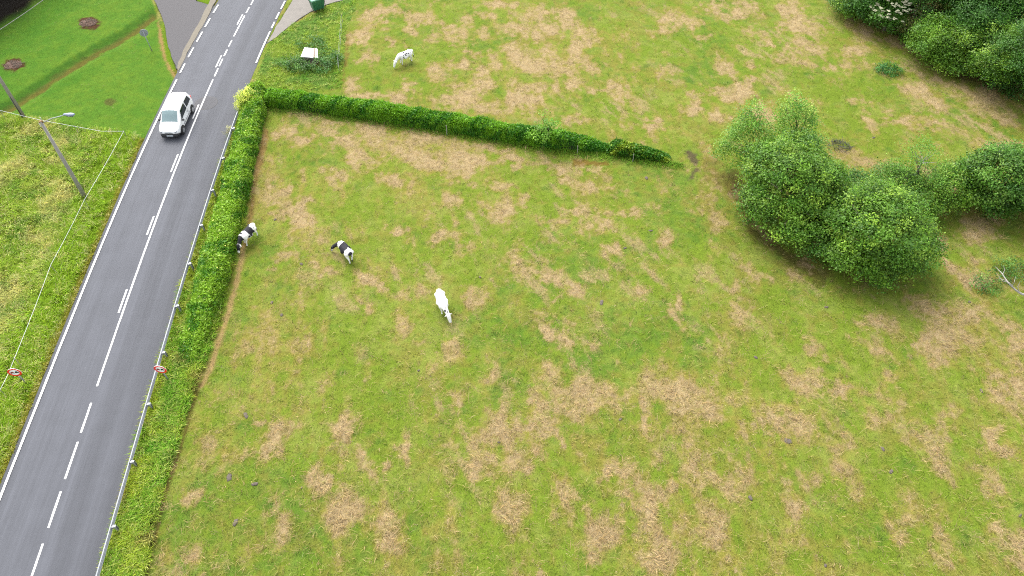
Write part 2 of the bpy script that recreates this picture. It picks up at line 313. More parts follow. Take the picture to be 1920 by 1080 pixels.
def ground_col(X, Y):
    px, py = toP(X, Y); reg = region(X, Y); st, halo = straw_mask(X, Y)
    n1 = fbm(X / 6, Y / 6, 5, 4); n2 = fbm(X / 1.6, Y / 1.6, 9, 4, .65); n3 = fbm(X / .5, Y / .5, 15, 3, .7)
    c = mixc(np.broadcast_to(G1, X.shape + (3,)), G2, sst(.42, .68, n2 * .6 + n3 * .4))
    c = mixc(c, G3, sst(.50, .72, n1 * .6 + n3 * .4) * .75)
    c = mixc(c, alb(178, 170, 80), sst(.50, .68, .35 * fbm(X / 3.5, Y / 3.5, 61, 3, .65) + .65 * fbm(X / .8, Y / .8, 62, 3, .7)) * .55)
    c = mixc(c, alb(84, 142, 54), sst(.64, .8, fbm(X / 1.4, Y / 1.4, 81, 4, .65)) * .45)
    c = mixc(c, alb(196, 170, 92, 1.15), sst(.05, .95, halo) * .75)
    c = mixc(c, BR, sst(.2, .8, st) * .25)
    c = mixc(c, alb(176, 172, 84), sst(.05, .5, st) * .4)
    # tracks, worn ground and painted tree shade
    def worn_or_shaded(line, wd, colr, k=1, sd_=0):
        nonlocal c
        d = dline(px, py, line) / wd + (fbm(X / .8, Y / .8, 51 + sd_, 4, .7) - .5) * (3.2 if sd_ < 10 else 1.8)
        c = mixc(c, colr, sst(1.25, .35, d) * k)
    worn_or_shaded([(1290, 285), (1303, 300), (1306, 315), (1298, 330)], 7, MUD, .9)
    worn_or_shaded([(1335, 305), (1345, 330), (1380, 350)], 16, BR, .55, 2)
    worn_or_shaded([(1378, 330), (1388, 370), (1410, 415), (1450, 455), (1500, 495), (1540, 520)], 17, alb(112, 92, 56), .65, 3)  # brown tree shade painted on the ground below the tree row
    worn_or_shaded([(1780, 130), (1850, 155), (1925, 175)], 11, alb(130, 104, 64), .6, 4)
    worn_or_shaded([(1560, 0), (1700, 75), (1800, 130)], 9, alb(166, 146, 78), .4, 5)
    worn_or_shaded([(648, 55), (652, 85), (646, 115), (640, 150)], 5, alb(165, 130, 75), .6, 6)
    worn_or_shaded([(1080, 305), (1140, 308)], 6, alb(160, 110, 62), .7, 8)
    worn_or_shaded([(1320, 340), (1330, 400), (1380, 480), (1400, 560), (1480, 640)], 12, alb(160, 150, 70), .35, 9)
    # lawn
    L = mixc(np.broadcast_to(alb(116, 168, 54), X.shape + (3,)), alb(134, 176, 56), sst(.35, .7, n3 * .5 + n2 * .5))
    L = mixc(L, alb(88, 154, 44), sst(.45, .75, n1) * .5)
    d = dline(px, py, DITCH)
    sidehi = np.interp(px, [p[0] for p in DITCH], [p[1] for p in DITCH])
    L = mixc(L, alb(140, 120, 60), sst(1.2, .4, d / 7 + (n3 - .5) * 1.5) * .8)
    L = mixc(L, alb(74, 132, 50), sst(11, 2, np.abs(sidehi - 9 - py) + (n3 - .5) * 12) * .5)  # shadow on the bank above the ditch, painted as darker green
    L = mixc(L, alb(112, 80, 56), np.maximum(sst(1.15, .8, np.hypot((px - 168) / 21, (py - 43) / 11) + (n3 - .5) * 1.2), sst(1.15, .8, np.hypot((px - 26) / 19, (py - 122) / 12) + (n3 - .5) * 1.2)))
    L = mixc(L, alb(48, 40, 30), sst(88, 55, px + py * 1.6 + (n2 - .5) * 20))  # tree shade painted into the corner, together with brown leaf litter
    L = mixc(L, alb(120, 130, 60), sst(1.1, .6, np.hypot((px - 207) / 12, (py - 192) / 8) + (n3 - .5)))
    L = mixc(L, alb(206, 172, 108), sst(10, 4, dline(px, py, [(302, 30), (306, 80), (314, 110), (330, 142)]) + (n3 - .5) * 9))
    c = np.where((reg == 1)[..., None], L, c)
    # rough field
    r_ = mixc(np.broadcast_to(alb(146, 176, 50), X.shape + (3,)), alb(192, 190, 104), sst(.48, .68, fbm(X / 2.6, Y / 2.6, 91, 4, .6)))
    r_ = mixc(r_, alb(88, 138, 38), sst(.48, .64, fbm(X / 1.4, Y / 1.4, 95, 4, .65)) * .6)
    ro = roff(X, Y)
    r_ = mixc(r_, alb(136, 172, 36), sst(-7.8, -6.4, ro + (n2 - .5) * 2))
    r_ = mixc(r_, alb(146, 128, 52), sst(-4.35, -3.9, ro + (n3 - .5) * .5) * .7)
    c = np.where((reg == 2)[..., None], r_, c)
    b_ = mixc(np.broadcast_to(alb(150, 172, 52), X.shape + (3,)), alb(106, 154, 40), sst(.4, .65, n2))
    b_ = mixc(b_, alb(150, 168, 44), sst(4.9, 4.1, ro + (n3 - .5)) * .9)
    b_ = mixc(b_, alb(120, 92, 60), sst(.64, .78, fbm(X / 1.2, Y / 1.2, 97, 3)) * .6)
    c = np.where((reg == 3)[..., None], b_, c)
    t_ = mixc(np.broadcast_to(alb(150, 178, 62), X.shape + (3,)), alb(124, 162, 66), sst(.4, .65, n2))
    c = np.where((reg == 4)[..., None], t_, c)
    # bare strip along the hedge
    worn_or_shaded([(499, 246), (491, 280), (484, 310), (479, 335)], 7, alb(196, 160, 98), .95, 10)
    worn_or_shaded([(479, 335), (472, 390), (466, 425), (458, 460)], 6, alb(176, 145, 85), .9, 11)
    worn_or_shaded([(456, 465), (448, 510), (438, 550), (428, 585), (417, 620), (406, 655), (394, 695), (378, 725)], 5.5, alb(204, 172, 116, 1.2), .9, 12)
    worn_or_shaded([(374, 722), (357, 770), (345, 820), (332, 860), (315, 905), (302, 950), (296, 985), (283, 1040), (272, 1085)], 3.6, alb(140, 112, 66), .8, 13)
    c = np.where((reg == 5)[..., None], alb(90, 84, 74), c)
    return c, reg, st

def zg(X, Y):
    X = np.asarray(X, float); Y = np.asarray(Y, float)
    ro = np.abs(roff(X, Y) + .1)
    z = (fbm(X / 2.2, Y / 2.2, 201, 4, .6) - .5) * .16 * sst(4.2, 7, ro)
    px, py = toP(X, Y)
    d = dline(px, py, DITCH)
    z = z - .28 * sst(16, 3, d)
    z = np.where(ro < 3.55, -.12, z)
    z = np.where(inpoly(px, py, SIDE) | inpoly(px, py, PAD) | inpoly(px, py, KERB), -.09, z)
    return z

# ground: one sheet, dense where the photograph looks, stretched to the horizon
def axis(a, b, st, far):
    core = np.arange(a, b, st); g = np.cumsum(st * 1.28 ** np.arange(1, 36)); g = g[g < far]
    return np.concatenate([(a - g)[::-1], core, b - st + g])
gx = axis(-62, 62, .15, 3000); gy = axis(6, 108, .15, 3000)
GX, GY = np.meshgrid(gx, gy)
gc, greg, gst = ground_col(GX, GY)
nx, ny = len(gx), len(gy)
ids = np.arange(nx * ny).reshape(ny, nx)
q = np.stack([ids[:-1, :-1], ids[:-1, 1:], ids[1:, 1:], ids[1:, :-1]], -1).reshape(-1, 4)
gst2 = np.where(greg == 0, gst, 0)
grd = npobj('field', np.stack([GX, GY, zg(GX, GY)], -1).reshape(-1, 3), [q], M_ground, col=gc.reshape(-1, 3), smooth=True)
at_ = grd.data.attributes.new('Straw', 'FLOAT', 'POINT'); at_.data.foreach_set('value', gst2.ravel().astype(np.float32))
tag(grd, kind='structure')

# ------------------------------------------------------------------ road
def road_mat():
    m, n, l, b = newmat('asphalt')
    uv = n.new('ShaderNodeUVMap'); uv.uv_map = 'UVMap'
    def noise(sx, sy, sc, det=6, rg=.65):
        mp = n.new('ShaderNodeMapping'); mp.inputs['Scale'].default_value = (sx, sy, 1); l.new(uv.outputs[0], mp.inputs[0])
        t = n.new('ShaderNodeTexNoise'); t.inputs['Scale'].default_value = sc; t.inputs['Detail'].default_value = det; t.inputs['Roughness'].default_value = rg
        l.new(mp.outputs[0], t.inputs['Vector']); return t.outputs[0]
    def ramp(src, pts):
        r = n.new('ShaderNodeValToRGB'); r.color_ramp.elements[0].position = pts[0][0]; r.color_ramp.elements[0].color = (*[pts[0][1]] * 3, 1)
        r.color_ramp.elements[1].position = pts[-1][0]; r.color_ramp.elements[1].color = (*[pts[-1][1]] * 3, 1)
        for p, v in pts[1:-1]:
            e = r.color_ramp.elements.new(p); e.color = (v, v, v, 1)
        l.new(src, r.inputs[0]); return r.outputs[0]
    def mul(a, b_):
        x = n.new('ShaderNodeMath'); x.operation = 'MULTIPLY'; l.new(a, x.inputs[0])
        if isinstance(b_, float): x.inputs[1].default_value = b_
        else: l.new(b_, x.inputs[1])
        return x.outputs[0]
    sx = n.new('ShaderNodeSeparateXYZ'); l.new(uv.outputs[0], sx.inputs[0])
    wob = n.new('ShaderNodeMath'); wob.operation = 'MULTIPLY_ADD'; l.new(noise(.8, .06, 1.0, 2), wob.inputs[0]); wob.inputs[1].default_value = .9
    l.new(sx.outputs[0], wob.inputs[2])
    mr = n.new('ShaderNodeMapRange'); mr.inputs[1].default_value = -3.4; mr.inputs[2].default_value = 4.3; l.new(wob.outputs[0], mr.inputs[0])
    # across: left gutter, worn wheel tracks, older darker strip right of the centre line
    band = ramp(mr.outputs[0], [(0, .80), (.06, .90), (.13, 1.10), (.22, .96), (.33, 1.06), (.44, .98), (.50, 1.03), (.56, 1.12), (.62, .86), (.72, .84), (.77, 1.00), (.86, .86), (1, .74)])
    st = ramp(noise(3.2, .05, 1.6, 5), [(.3, .88), (.7, 1.12)])
    bl = ramp(noise(1, 1, .55, 4), [(.3, .92), (.7, 1.08)])
    gr = ramp(noise(1, 1, 26, 4, .8), [(.3, .84), (.7, 1.16)])
    v = mul(mul(mul(mul(band, st), bl), gr), 1.0)
    cc = n.new('ShaderNodeVectorMath'); cc.operation = 'SCALE'; cc.inputs[0].default_value = tuple(alb(124, 127, 137, 1.0)); l.new(v, cc.inputs['Scale'])
    l.new(cc.outputs[0], b.inputs['Base Color']); b.inputs['Roughness'].default_value = .85
    bp = n.new('ShaderNodeBump'); bp.inputs['Strength'].default_value = .25; bp.inputs['Distance'].default_value = .01; l.new(gr, bp.inputs['Height']); l.new(bp.outputs[0], b.inputs['Normal'])
    return m
M_asph = road_mat()
def strip(name, ys, offs, z, mat, parent=None, edge_noise=0):
    """ribbon along the road; offs = list of offsets"""
    vs_, uvs = [], []
    for j, y in enumerate(ys):
        for i, o in enumerate(offs):
            oo = o + (edge_noise * (random.random() - .5) if i in (0, len(offs) - 1) else 0)
            zz = z if not isinstance(z, list) else z[i]
            vs_.append(rpt(y, oo, zz)); uvs.append((o, y))
    k = len(offs); fs = [(j * k + i, j * k + i + 1, (j + 1) * k + i + 1, (j + 1) * k + i) for j in range(len(ys) - 1) for i in range(k - 1)]
    o = meshobj(name, vs_, fs, mat, parent); ul = o.data.uv_layers.new(name='UVMap')
    for lp in o.data.loops: ul.data[lp.index].uv = uvs[lp.vertex_index]
    return o
yy = list(np.arange(-40, 175, .5))
road = strip('road', yy, [-LW - .3, -LW, -LW + .02, -1, 1, RW - .02, RW, RW + .3], [-.12, .0, .015, .04, .04, .015, 0, -.12], M_asph, edge_noise=.06)
tag(road, kind='structure')
def yat(px, py): return P(px, py).y
def dashes(name, segs, off, wd, z=.052, mat=M_paint):
    mb = MB()
    for a, b in segs:
        n_ = max(2, int(abs(b - a) / 1.0) + 1); ys = np.linspace(a, b, n_)
        vs_ = []
        for y in ys:
            vs_ += [rpt(y, off - wd / 2 + random.uniform(-.006, .006), z), rpt(y, off + wd / 2 + random.uniform(-.006, .006), z)]
        mb.add(vs_, [(2 * j, 2 * j + 1, 2 * j + 3, 2 * j + 2) for j in range(n_ - 1)])
    return mb.build(name, mat, road)
def segpx(l): return [(yat(*a), yat(*b)) for a, b in l]
cen = segpx([((82, 1020), (60, 1080)), ((116, 922), (93, 990)), ((147, 829), (123, 899)), ((171, 756), (153, 812)), ((396, 150), (181, 725)), ((411, 129), (404, 144)), ((419, 111), (412, 125)), ((427, 94), (420, 106)), ((436, 76), (429, 88)), ((459, 30), (438, 69)), ((468, 14), (462, 25)), ((476, 1), (470, 10))])
yb = cen[0][1]; per = abs(cen[1][1] - cen[0][1])
for k in range(1, 6): cen.append((cen[0][0] - per * k, cen[0][1] - per * k))
for k in range(1, 9): cen.append((cen[-1 - 0][0], cen[-1][1]) if False else (yat(476, 1) + 3.4 * k, yat(476, 1) + 3.4 * k - 1.6))
dashes('centre_line', cen, 0.0, .13)
dashes('centre_line', segpx([((240, 543), (225, 587)), ((291, 406), (278, 441)), ((337, 290), (325, 323)), ((377, 197), (366, 223)), ((417, 105), (406, 127)), ((456, 28), (445, 47))]), -.28, .13)
def off_of(px, py): p = P(px, py); return float(roff(np.array(p.x), np.array(p.y)))
dashes('edge_line', [(-40, yat(329, 150))], -3.42, .15)
dl = segpx([((344, 121), (335, 138)), ((359, 91), (350, 109)), ((375, 62), (365, 80)), ((390, 37), (380, 53)), ((404, 12), (395, 27))])
for k in range(8): dl.append((dl[4][0] + 3.6 * (k + 1), dl[4][0] + 3.6 * (k + 1) - 2))
dashes('edge_line', dl, -3.42, .15)
LO = off_of(512, 58)
dr = segpx([((545, 0), (534, 15)), ((530, 22), (524, 34)), ((520, 40), (514, 52)), ((511, 58), (480, 118))])
mbx = dashes('edge_line', dr, min(LO, 3.4), .15)
# round reinstated patch over a manhole, on the line
mh = P(387, 194)
mbp = MB(); ring = [(mh.x + 1.02 * math.cos(t), mh.y + 1.0 * math.sin(t), .047) for t in np.linspace(0, 2 * math.pi, 40, endpoint=False)]
ring2 = [(mh.x + .94 * math.cos(t), mh.y + .92 * math.sin(t), .047) for t in np.linspace(0, 2 * math.pi, 40, endpoint=False)]
mbp.add(ring + ring2, [(i, (i + 1) % 40, 40 + (i + 1) % 40, 40 + i) for i in range(40)])
mo = empty('manhole_patch', mh, 0, 'round dark repair patch with a sealed joint in the middle of the road', 'manhole')
def reparent(o, p):
    o.parent = p; o.matrix_parent_inverse = Matrix.Translation(-Vector(p.location))
jo = mbp.build('sealed_joint', plain('bitumen', tuple(alb(70, 68, 72)), .7)); reparent(jo, mo)
co_ = meshobj('cover', [(mh.x + .94 * math.cos(t), mh.y + .92 * math.sin(t), .0465) for t in np.linspace(0, 2 * math.pi, 40, endpoint=False)], [tuple(range(40))], plain('patch_asphalt', tuple(alb(118, 118, 124)), .85, 0, .2, 8)); reparent(co_, mo)

def polysheet(name, pxpoly, z, mat, h=.1, sub=10):
    pts = [P(*p) for p in pxpoly]; out = []
    for i, a in enumerate(pts):
        b = pts[(i + 1) % len(pts)]; L = (b - a).length; k = max(1, int(L / .8))
        for j in range(k):
            p = a.lerp(b, j / k); out.append(Vector((p.x + random.uniform(-.09, .09), p.y + random.uniform(-.09, .09), 0)))
    n_ = len(out); vs_ = [(p.x, p.y, z) for p in out] + [(p.x, p.y, z - h) for p in out]
    o = meshobj(name, vs_, [tuple(range(n_))] + [(i, n_ + i, n_ + (i + 1) % n_, (i + 1) % n_) for i in range(n_)], mat)
    tag(o, kind='structure'); return o
SIDE2 = [(283, -60), (290, 0), (300, 25), (309, 45), (315, 80), (322, 105), (331, 131), (347, 99), (363, 69), (378, 42), (393, 9), (368, 2), (395, -60)]
polysheet('side_road', SIDE2, .03, plain('old_tarmac', tuple(alb(122, 119, 122)), .9, 0, .22, 5), .12)
polysheet('kerb_strip', KERB, .036, plain('gutter_concrete', tuple(alb(176, 166, 146)), .9, 0, .3, 4), .1)
polysheet('paving', PAD, .03, plain('pad_concrete', tuple(alb(188, 180, 170)), .9, 0, .22, 1.5), .12)

# ------------------------------------------------------------------ grass geometry
def blades(name, pts, hd, lean, ln, wd, col, mat=M_grass, segs=1, curl=.5, label=None, parent=None):
    """pts Nx3; hd heading; lean 0 upright .. 1 flat"""
    N = len(pts)
    hx, hy = np.cos(hd), np.sin(hd)
    th = lean * np.pi / 2
    side = np.stack([-hy, hx, np.zeros(N)], 1) * (wd / 2)[:, None]
    d1 = np.stack([hx * np.sin(th * .6), hy * np.sin(th * .6), np.cos(th * .6)], 1)
    th2 = np.minimum(th * 1.0 + curl, 1.75)
    d2 = np.stack([hx * np.sin(th2), hy * np.sin(th2), np.cos(th2)], 1)
    if segs == 1:
        d = d1 + d2; d /= np.linalg.norm(d, axis=1)[:, None]
        co = np.stack([pts - side, pts + side, pts + d * ln[:, None]], 1).reshape(-1, 3)
        f = np.arange(3 * N).reshape(N, 3); k = 3
        fs = [f]
    else:
        mid = pts + d1 * (ln * .5)[:, None]; tip = mid + d2 * (ln * .5)[:, None]
        co = np.stack([pts - side * .7, pts + side * .7, mid - side, mid + side, tip], 1).reshape(-1, 3)
        b = np.arange(N)[:, None] * 5
        fs = [b + np.array([[0, 1, 3, 2]]), b + np.array([[2, 3, 4]])]; k = 5
    cc = np.repeat(col, k, axis=0)
    return npobj(name, co, fs, mat, parent, cc)
def var(col, a=.18, hue=.06, n=None):
    N = len(col); g = rng.normal(1, a, (N, 1)); h = rng.normal(0, hue, (N, 1))
    return np.clip(col * np.clip(g, .45, 1.7) * (1 + h * np.array([[1.2, .1, -1.0]])), .002, .9)
def pxpts(n, x0=-260, x1=2180, y0=-110, y1=1260):
    a = rng.uniform(x0, x1, n); b = rng.uniform(y0, y1, n)
    u = (a - 960) / FPX; v = (540 - b) / FPX; t = -CAMH / (-sn + v * cs)
    return t * u, t * (cs + v * sn)

# short field grass in small tufts
NT = 52000; X, Y = pxpts(NT)
c, reg, st = ground_col(X, Y)
ok = ((reg == 0) | (reg == 1)); X, Y, c, reg, st = X[ok], Y[ok], c[ok], reg[ok], st[ok]
sc_ = mixc(np.broadcast_to(ST1, c.shape), ST2, rng.uniform(size=len(X))); c = np.where((rng.uniform(size=len(X)) < .04 + st * .9)[:, None], sc_, c)
tv = rng.normal(1, .20, (len(X), 1)) * (.9 + .35 * (fbm(X / .9, Y / .9, 301, 2)[:, None] - .5))
per_ = 9; bx_ = np.repeat(X, per_) + rng.normal(0, .11, len(X) * per_); by_ = np.repeat(Y, per_) + rng.normal(0, .11, len(X) * per_)
bc = np.repeat(c * tv, per_, 0); bs = np.repeat(st, per_); br = np.repeat(reg, per_)
n_ = len(bx_)
ln = rng.uniform(.07, .15, n_) * np.where(br == 1, .6, 1) * (1 + .3 * bs)
o = blades('meadow_grass', np.stack([bx_, by_, zg(bx_, by_) - .01], 1), rng.uniform(0, 6.283, n_), rng.uniform(.3, 1.0, n_), ln, rng.uniform(.02, .045, n_), var(bc * 1.35, .20, .06))
tag(o, kind='stuff')
# longer wisps of cut dry grass lying on the field
NH = 260000; X, Y = pxpts(NH); c, reg, st = ground_col(X, Y)
keep = (reg == 0) & (rng.uniform(0, 1, NH) < (.14 + .86 * st ** .9)); X, Y, st = X[keep], Y[keep], st[keep]; n_ = len(X)
hc = mixc(np.broadcast_to(alb(232, 204, 152), (n_, 3)), alb(206, 176, 112), rng.uniform(0, 1, n_))
hc = mixc(hc, alb(176, 180, 92), (rng.uniform(0, 1, n_) > st + .15) * .7)
hd = fbm(X / 1.5, Y / 1.5, 333, 2) * 14 + rng.normal(0, .8, n_)
o = blades('cut_hay', np.stack([X, Y, zg(X, Y) + rng.uniform(.02, .07, n_)], 1), hd, rng.uniform(.85, 1.0, n_), rng.uniform(.18, .58, n_), rng.uniform(.012, .028, n_), var(hc * 1.4, .18, .04), M_hay, 2, .02)
tag(o, kind='stuff')
# tall rough grass left of the road
NR = 52000; X, Y = pxpts(NR, -300, 420, 150, 1260); c, reg, st = ground_col(X, Y)
ok = reg == 2; X, Y, c = X[ok], Y[ok], c[ok]; per_ = 8
hgt = (.35 + .5 * fbm(X / 1.8, Y / 1.8, 401, 3)) * np.where(roff(X, Y) > -4.4, .45, 1); hdg = fbm(X / 2.5, Y / 2.5, 403, 2) * 12
tv = rng.normal(1, .14, (len(X), 1)); m_ = len(X) * per_
X2 = np.repeat(X, per_) + rng.normal(0, .10, m_); Y2 = np.repeat(Y, per_) + rng.normal(0, .10, m_)
s_ = roff(X2, Y2) < -LW - .02
args = [np.stack([X2, Y2, zg(X2, Y2) - .02], 1), np.repeat(hdg, per_) + rng.normal(0, .9, m_), rng.uniform(.25, .95, m_), np.repeat(hgt, per_) * rng.uniform(.6, 1.25, m_), rng.uniform(.014, .032, m_), var(np.repeat(mixc(c, alb(214, 204, 138), (rng.uniform(size=len(X)) < .18) * .7) * tv * 2.7, per_, 0), .2, .07)]
o = blades('tall_grass', *[a[s_] for a in args], M_grass, 2, .5); tag(o, kind='stuff')
# bank right of the road and weeds round the pad
NV = 60000; X, Y = pxpts(NV, 60, 700, -30, 1260); c, reg, st = ground_col(X, Y)
ok = (reg == 3) | (reg == 4); X, Y, c, reg = X[ok], Y[ok], c[ok], reg[ok]; per_ = 8
ro = roff(X, Y); n1 = fbm(X / 1.3, Y / 1.3, 431, 3)
hgt = np.where(reg == 3, .16 + .55 * n1 + .2 * sst(3.7, 5, ro), .12 + .28 * n1); tv = rng.normal(1, .14, (len(X), 1)); m_ = len(X) * per_
c = mixc(c, alb(84, 146, 34), sst(.5, .7, fbm(X / 1.1, Y / 1.1, 437, 3)) * .6)
X2 = np.repeat(X, per_) + rng.normal(0, .09, m_); Y2 = np.repeat(Y, per_) + rng.normal(0, .09, m_)
s_ = roff(X2, Y2) > RW + .02
args = [np.stack([X2, Y2, zg(X2, Y2) - .02], 1), rng.uniform(0, 6.283, m_), rng.uniform(.15, .8, m_), np.repeat(hgt, per_) * rng.uniform(.6, 1.2, m_), rng.uniform(.016, .04, m_), var(np.repeat(mixc(c, alb(206, 204, 120), (rng.uniform(size=len(X)) < .2) * .6) * tv * 2.9, per_, 0), .22, .07)]
o = blades('bank_grass', *[a[s_] for a in args], M_grass, 2, .5); tag(o, kind='stuff')

# ------------------------------------------------------------------ foliage
def leaves(pos, nrm, size, col, name='foliage', mat=M_leaf, parent=None, asp=.62):
    N = len(pos); r = rng.normal(size=(N, 3)); a = np.cross(nrm, r); a /= np.linalg.norm(a, axis=1)[:, None] + 1e-9
    b = np.cross(nrm, a); s = size[:, None]
    tip = a * s; sd_ = b * s * asp * .5; up = nrm * s * .12
    co = np.stack([pos - tip * .5, pos + sd_ - up, pos + tip * .5, pos - sd_ - up], 1).reshape(-1, 3)
    f = np.arange(4 * N).reshape(N, 4)
    return npobj(name, co, [f], mat, parent, np.repeat(col, 4, 0))
def cloud(blobs, dens, nl, lsz, cols, spread=.30, inner=.3, low=-.55, seed=0):
    """blobs: list of (centre, (rx,ry,rz)); returns pos,nrm,size,col"""
    g = np.random.default_rng(seed + 100); PP, NN, SS, CC = [], [], [], []
    cols = [np.array(k) for k in cols]
    for bi, (ctr, rr) in enumerate(blobs):
        ctr = np.array(ctr); rr = np.array(rr); area = 4 * np.pi * (np.prod(rr) ** (2 / 3)); k = int(area * dens * 1.35)
        d = g.normal(size=(k, 3)); d /= np.linalg.norm(d, axis=1)[:, None]; d = d[d[:, 2] > low]
        fr = np.where(g.uniform(size=len(d)) < inner, g.uniform(.45, .85, len(d)), g.normal(.98, .07, len(d)))
        lump = fbm(d[:, 0] * 2.3 + bi * 7 + d[:, 2] * 2, d[:, 1] * 2.3 + seed, 500 + bi, 3) - .5
        fr = fr * (1 + .75 * lump)
        cp = ctr + d * rr * fr[:, None]
        ins = np.zeros(len(cp), bool)
        for bj, (c2, r2) in enumerate(blobs):
            if bj != bi: ins |= (np.linalg.norm((cp - np.array(c2)) / np.array(r2), axis=1) < .72)
        cp = cp[~ins]; d = d[~ins]; cp[:, 2] = np.maximum(cp[:, 2], .1)
        ci = g.uniform(size=len(cp)); br = g.normal(1, .20, len(cp))
        p = np.repeat(cp, nl, 0) + g.normal(size=(len(cp) * nl, 3)) * spread * np.array([1, 1, .6])
        n = np.repeat(d * .6 + np.array([0, 0, .75]), nl, 0) + g.normal(size=(len(cp) * nl, 3)) * .55; n /= np.linalg.norm(n, axis=1)[:, None]
        cc = mixc(np.broadcast_to(cols[0], (len(cp), 3)), cols[1], ci)
        if len(cols) > 2: cc = np.where((ci > .86)[:, None], cols[2], cc)
        cc = np.repeat(cc * 2.1 * np.clip(br, .6, 1.5)[:, None], nl, 0) * g.normal(1, .13, (len(cp) * nl, 1)).clip(.6, 1.5)
        PP.append(p); NN.append(n); SS.append(g.uniform(.7, 1.3, len(p)) * lsz); CC.append(cc)
    P_ = np.concatenate(PP); P_[:, 2] = np.maximum(P_[:, 2], .03)
    return P_, np.concatenate(NN), np.concatenate(SS), np.concatenate(CC)
def limbs(base, blobs, r0, seed=0, forks=6):
    g = random.Random(seed); mb = MB(); base = Vector(base)
    top = sum((Vector(b[0]) for b in blobs), Vector()) / len(blobs)
    p1 = base.lerp(top, .35); p1.x = (base.x * 2 + p1.x) / 3; p1.y = (base.y * 2 + p1.y) / 3
    mb.tube([base - Vector((0, 0, .1)), base.lerp(p1, .5) + Vector((g.uniform(-.08, .08), g.uniform(-.08, .08), 0)), p1, p1.lerp(top, .6), top], [r0 * 1.25, r0, r0 * .85, r0 * .5, r0 * .15], 8)
    for b, rr in blobs:
        b = Vector(b)
        for k in range(forks):
            t = Vector((g.uniform(-.8, .8) * rr[0], g.uniform(-.8, .8) * rr[1], g.uniform(-.2, .85) * rr[2])) + b
            s = p1.lerp(top, g.uniform(0, .6)); m = s.lerp(t, .5) + Vector((g.uniform(-.2, .2), g.uniform(-.2, .2), .15))
            mb.tube([s, m, t], [r0 * .4, r0 * .22, .012], 5)
    return mb
def shift(obj, base):
    me = obj.data; n_ = len(me.vertices); a = np.empty(n_ * 3, np.float32); me.vertices.foreach_get('co', a); a = a.reshape(-1, 3) - np.array(base, np.float32)
    me.vertices.foreach_set('co', a.ravel()); me.update()
def bumpy(blobs, seed):
    g = random.Random(seed * 7 + 1); blobs = [(c, tuple(x * (.88 if min(rr) > 1.1 else 1) for x in rr)) for c, rr in blobs]; out = list(blobs)
    for c, rr in blobs:
        if min(rr) < 1.1: continue
        for k in range(9):
            a = k * 2.4 + g.uniform(-.4, .4); e = g.uniform(-.35, 1.2); q = g.uniform(.26, .40)
            d = (math.cos(a) * math.cos(e), math.sin(a) * math.cos(e), math.sin(e)); f = g.uniform(.74, .90)
            out.append((tuple(c[i] + d[i] * rr[i] * f for i in range(3)), tuple(x * q for x in (rr[0], rr[1], (rr[2] + rr[0]) / 2))))
    return out
def tree(name, cat, label, base, blobs, cols, r0=.16, dens=3.2, nl=34, lsz=.15, seed=0, spread=.28, inner=.3, low=-.55, group=None, forks=6, part='crown', asp=.62):
    base = Vector(base); t = empty(name, base, 0, label, cat, group)
    o = leaves(*cloud(bumpy(blobs, seed), dens * .62, int(nl * 1.9), lsz * 1.05, cols, spread * 1.12, inner, low, seed), part, M_leaf, t, asp); shift(o, base)
    tr = limbs(base, blobs, r0, seed, forks).build('trunk', M_bark, t, True); shift(tr, base)
    return t
def B(px, py, z, rx, ry=None, rz=None):
    return (tuple(P(px, py, z)), (rx, ry or rx, rz or rx))
OAK = [alb(80, 130, 34, 1.12), alb(120, 164, 44, 1.28), alb(138, 174, 54, 1.3)]
DEEP = [alb(66, 118, 34, 1.1), alb(104, 152, 44, 1.22), alb(120, 160, 60, 1.1)]
PALE = [alb(92, 150, 40, 1.2), alb(138, 182, 62, 1.2), alb(160, 190, 80, 1.2)]

tree('oak_tree', 'tree', 'rounded bright green leafy tree at the near end of the tree row', P(1648, 500), [B(1648, 430, 3.1, 3.5, 3.4, 2.9), B(1695, 462, 2.0, 2.4, 2.4, 1.9), B(1605, 470, 1.9, 2.4, 2.3, 1.8), B(1650, 388, 4.3, 2.3, 2.0, 1.7), B(1650, 490, 1.4, 2.6, 1.8, 1.4)], OAK, .24, 3.4, 36, .15, 1)
tree('oak_tree', 'tree', 'large spreading green tree left of the rounded tree and beside the muddy track', P(1480, 425), [B(1478, 345, 3.3, 3.3, 3.2, 3.0), B(1450, 312, 4.2, 2.2, 2.1, 1.9), B(1525, 335, 3.7, 2.1, 2.1, 2.0), B(1440, 380, 2.2, 2.2, 2.2, 2.0), B(1500, 287, 4.7, 1.9, 1.7, 1.4), B(1490, 418, 1.9, 2.7, 2.1, 1.8), B(1535, 400, 1.9, 1.8, 1.7, 1.8)], OAK, .26, 3.3, 36, .15, 2)
tree('hazel_bush', 'bush', 'green bush filling the gap between the two big leafy trees', P(1560, 455), [B(1560, 400, 2.0, 2.4, 2.0, 2.1), B(1548, 450, 1.4, 2.2, 1.8, 1.5), B(1610, 365, 2.0, 1.9, 1.8, 1.8)], DEEP, .12, 3.0, 32, .14, 3)
tree('young_ash', 'tree', 'tall pale young tree with upright tips beside the dark burnt brush pile', P(1485, 305), [B(1488, 228, 4.4, 1.5, 1.3, 2.3), B(1470, 255, 3.2, 1.7, 1.4, 1.8), B(1510, 258, 3.0, 1.2, 1.0, 1.5), B(1486, 203, 5.6, .7, .7, 1.1)], PALE, .09, 2.6, 24, .13, 4, .3, .2)
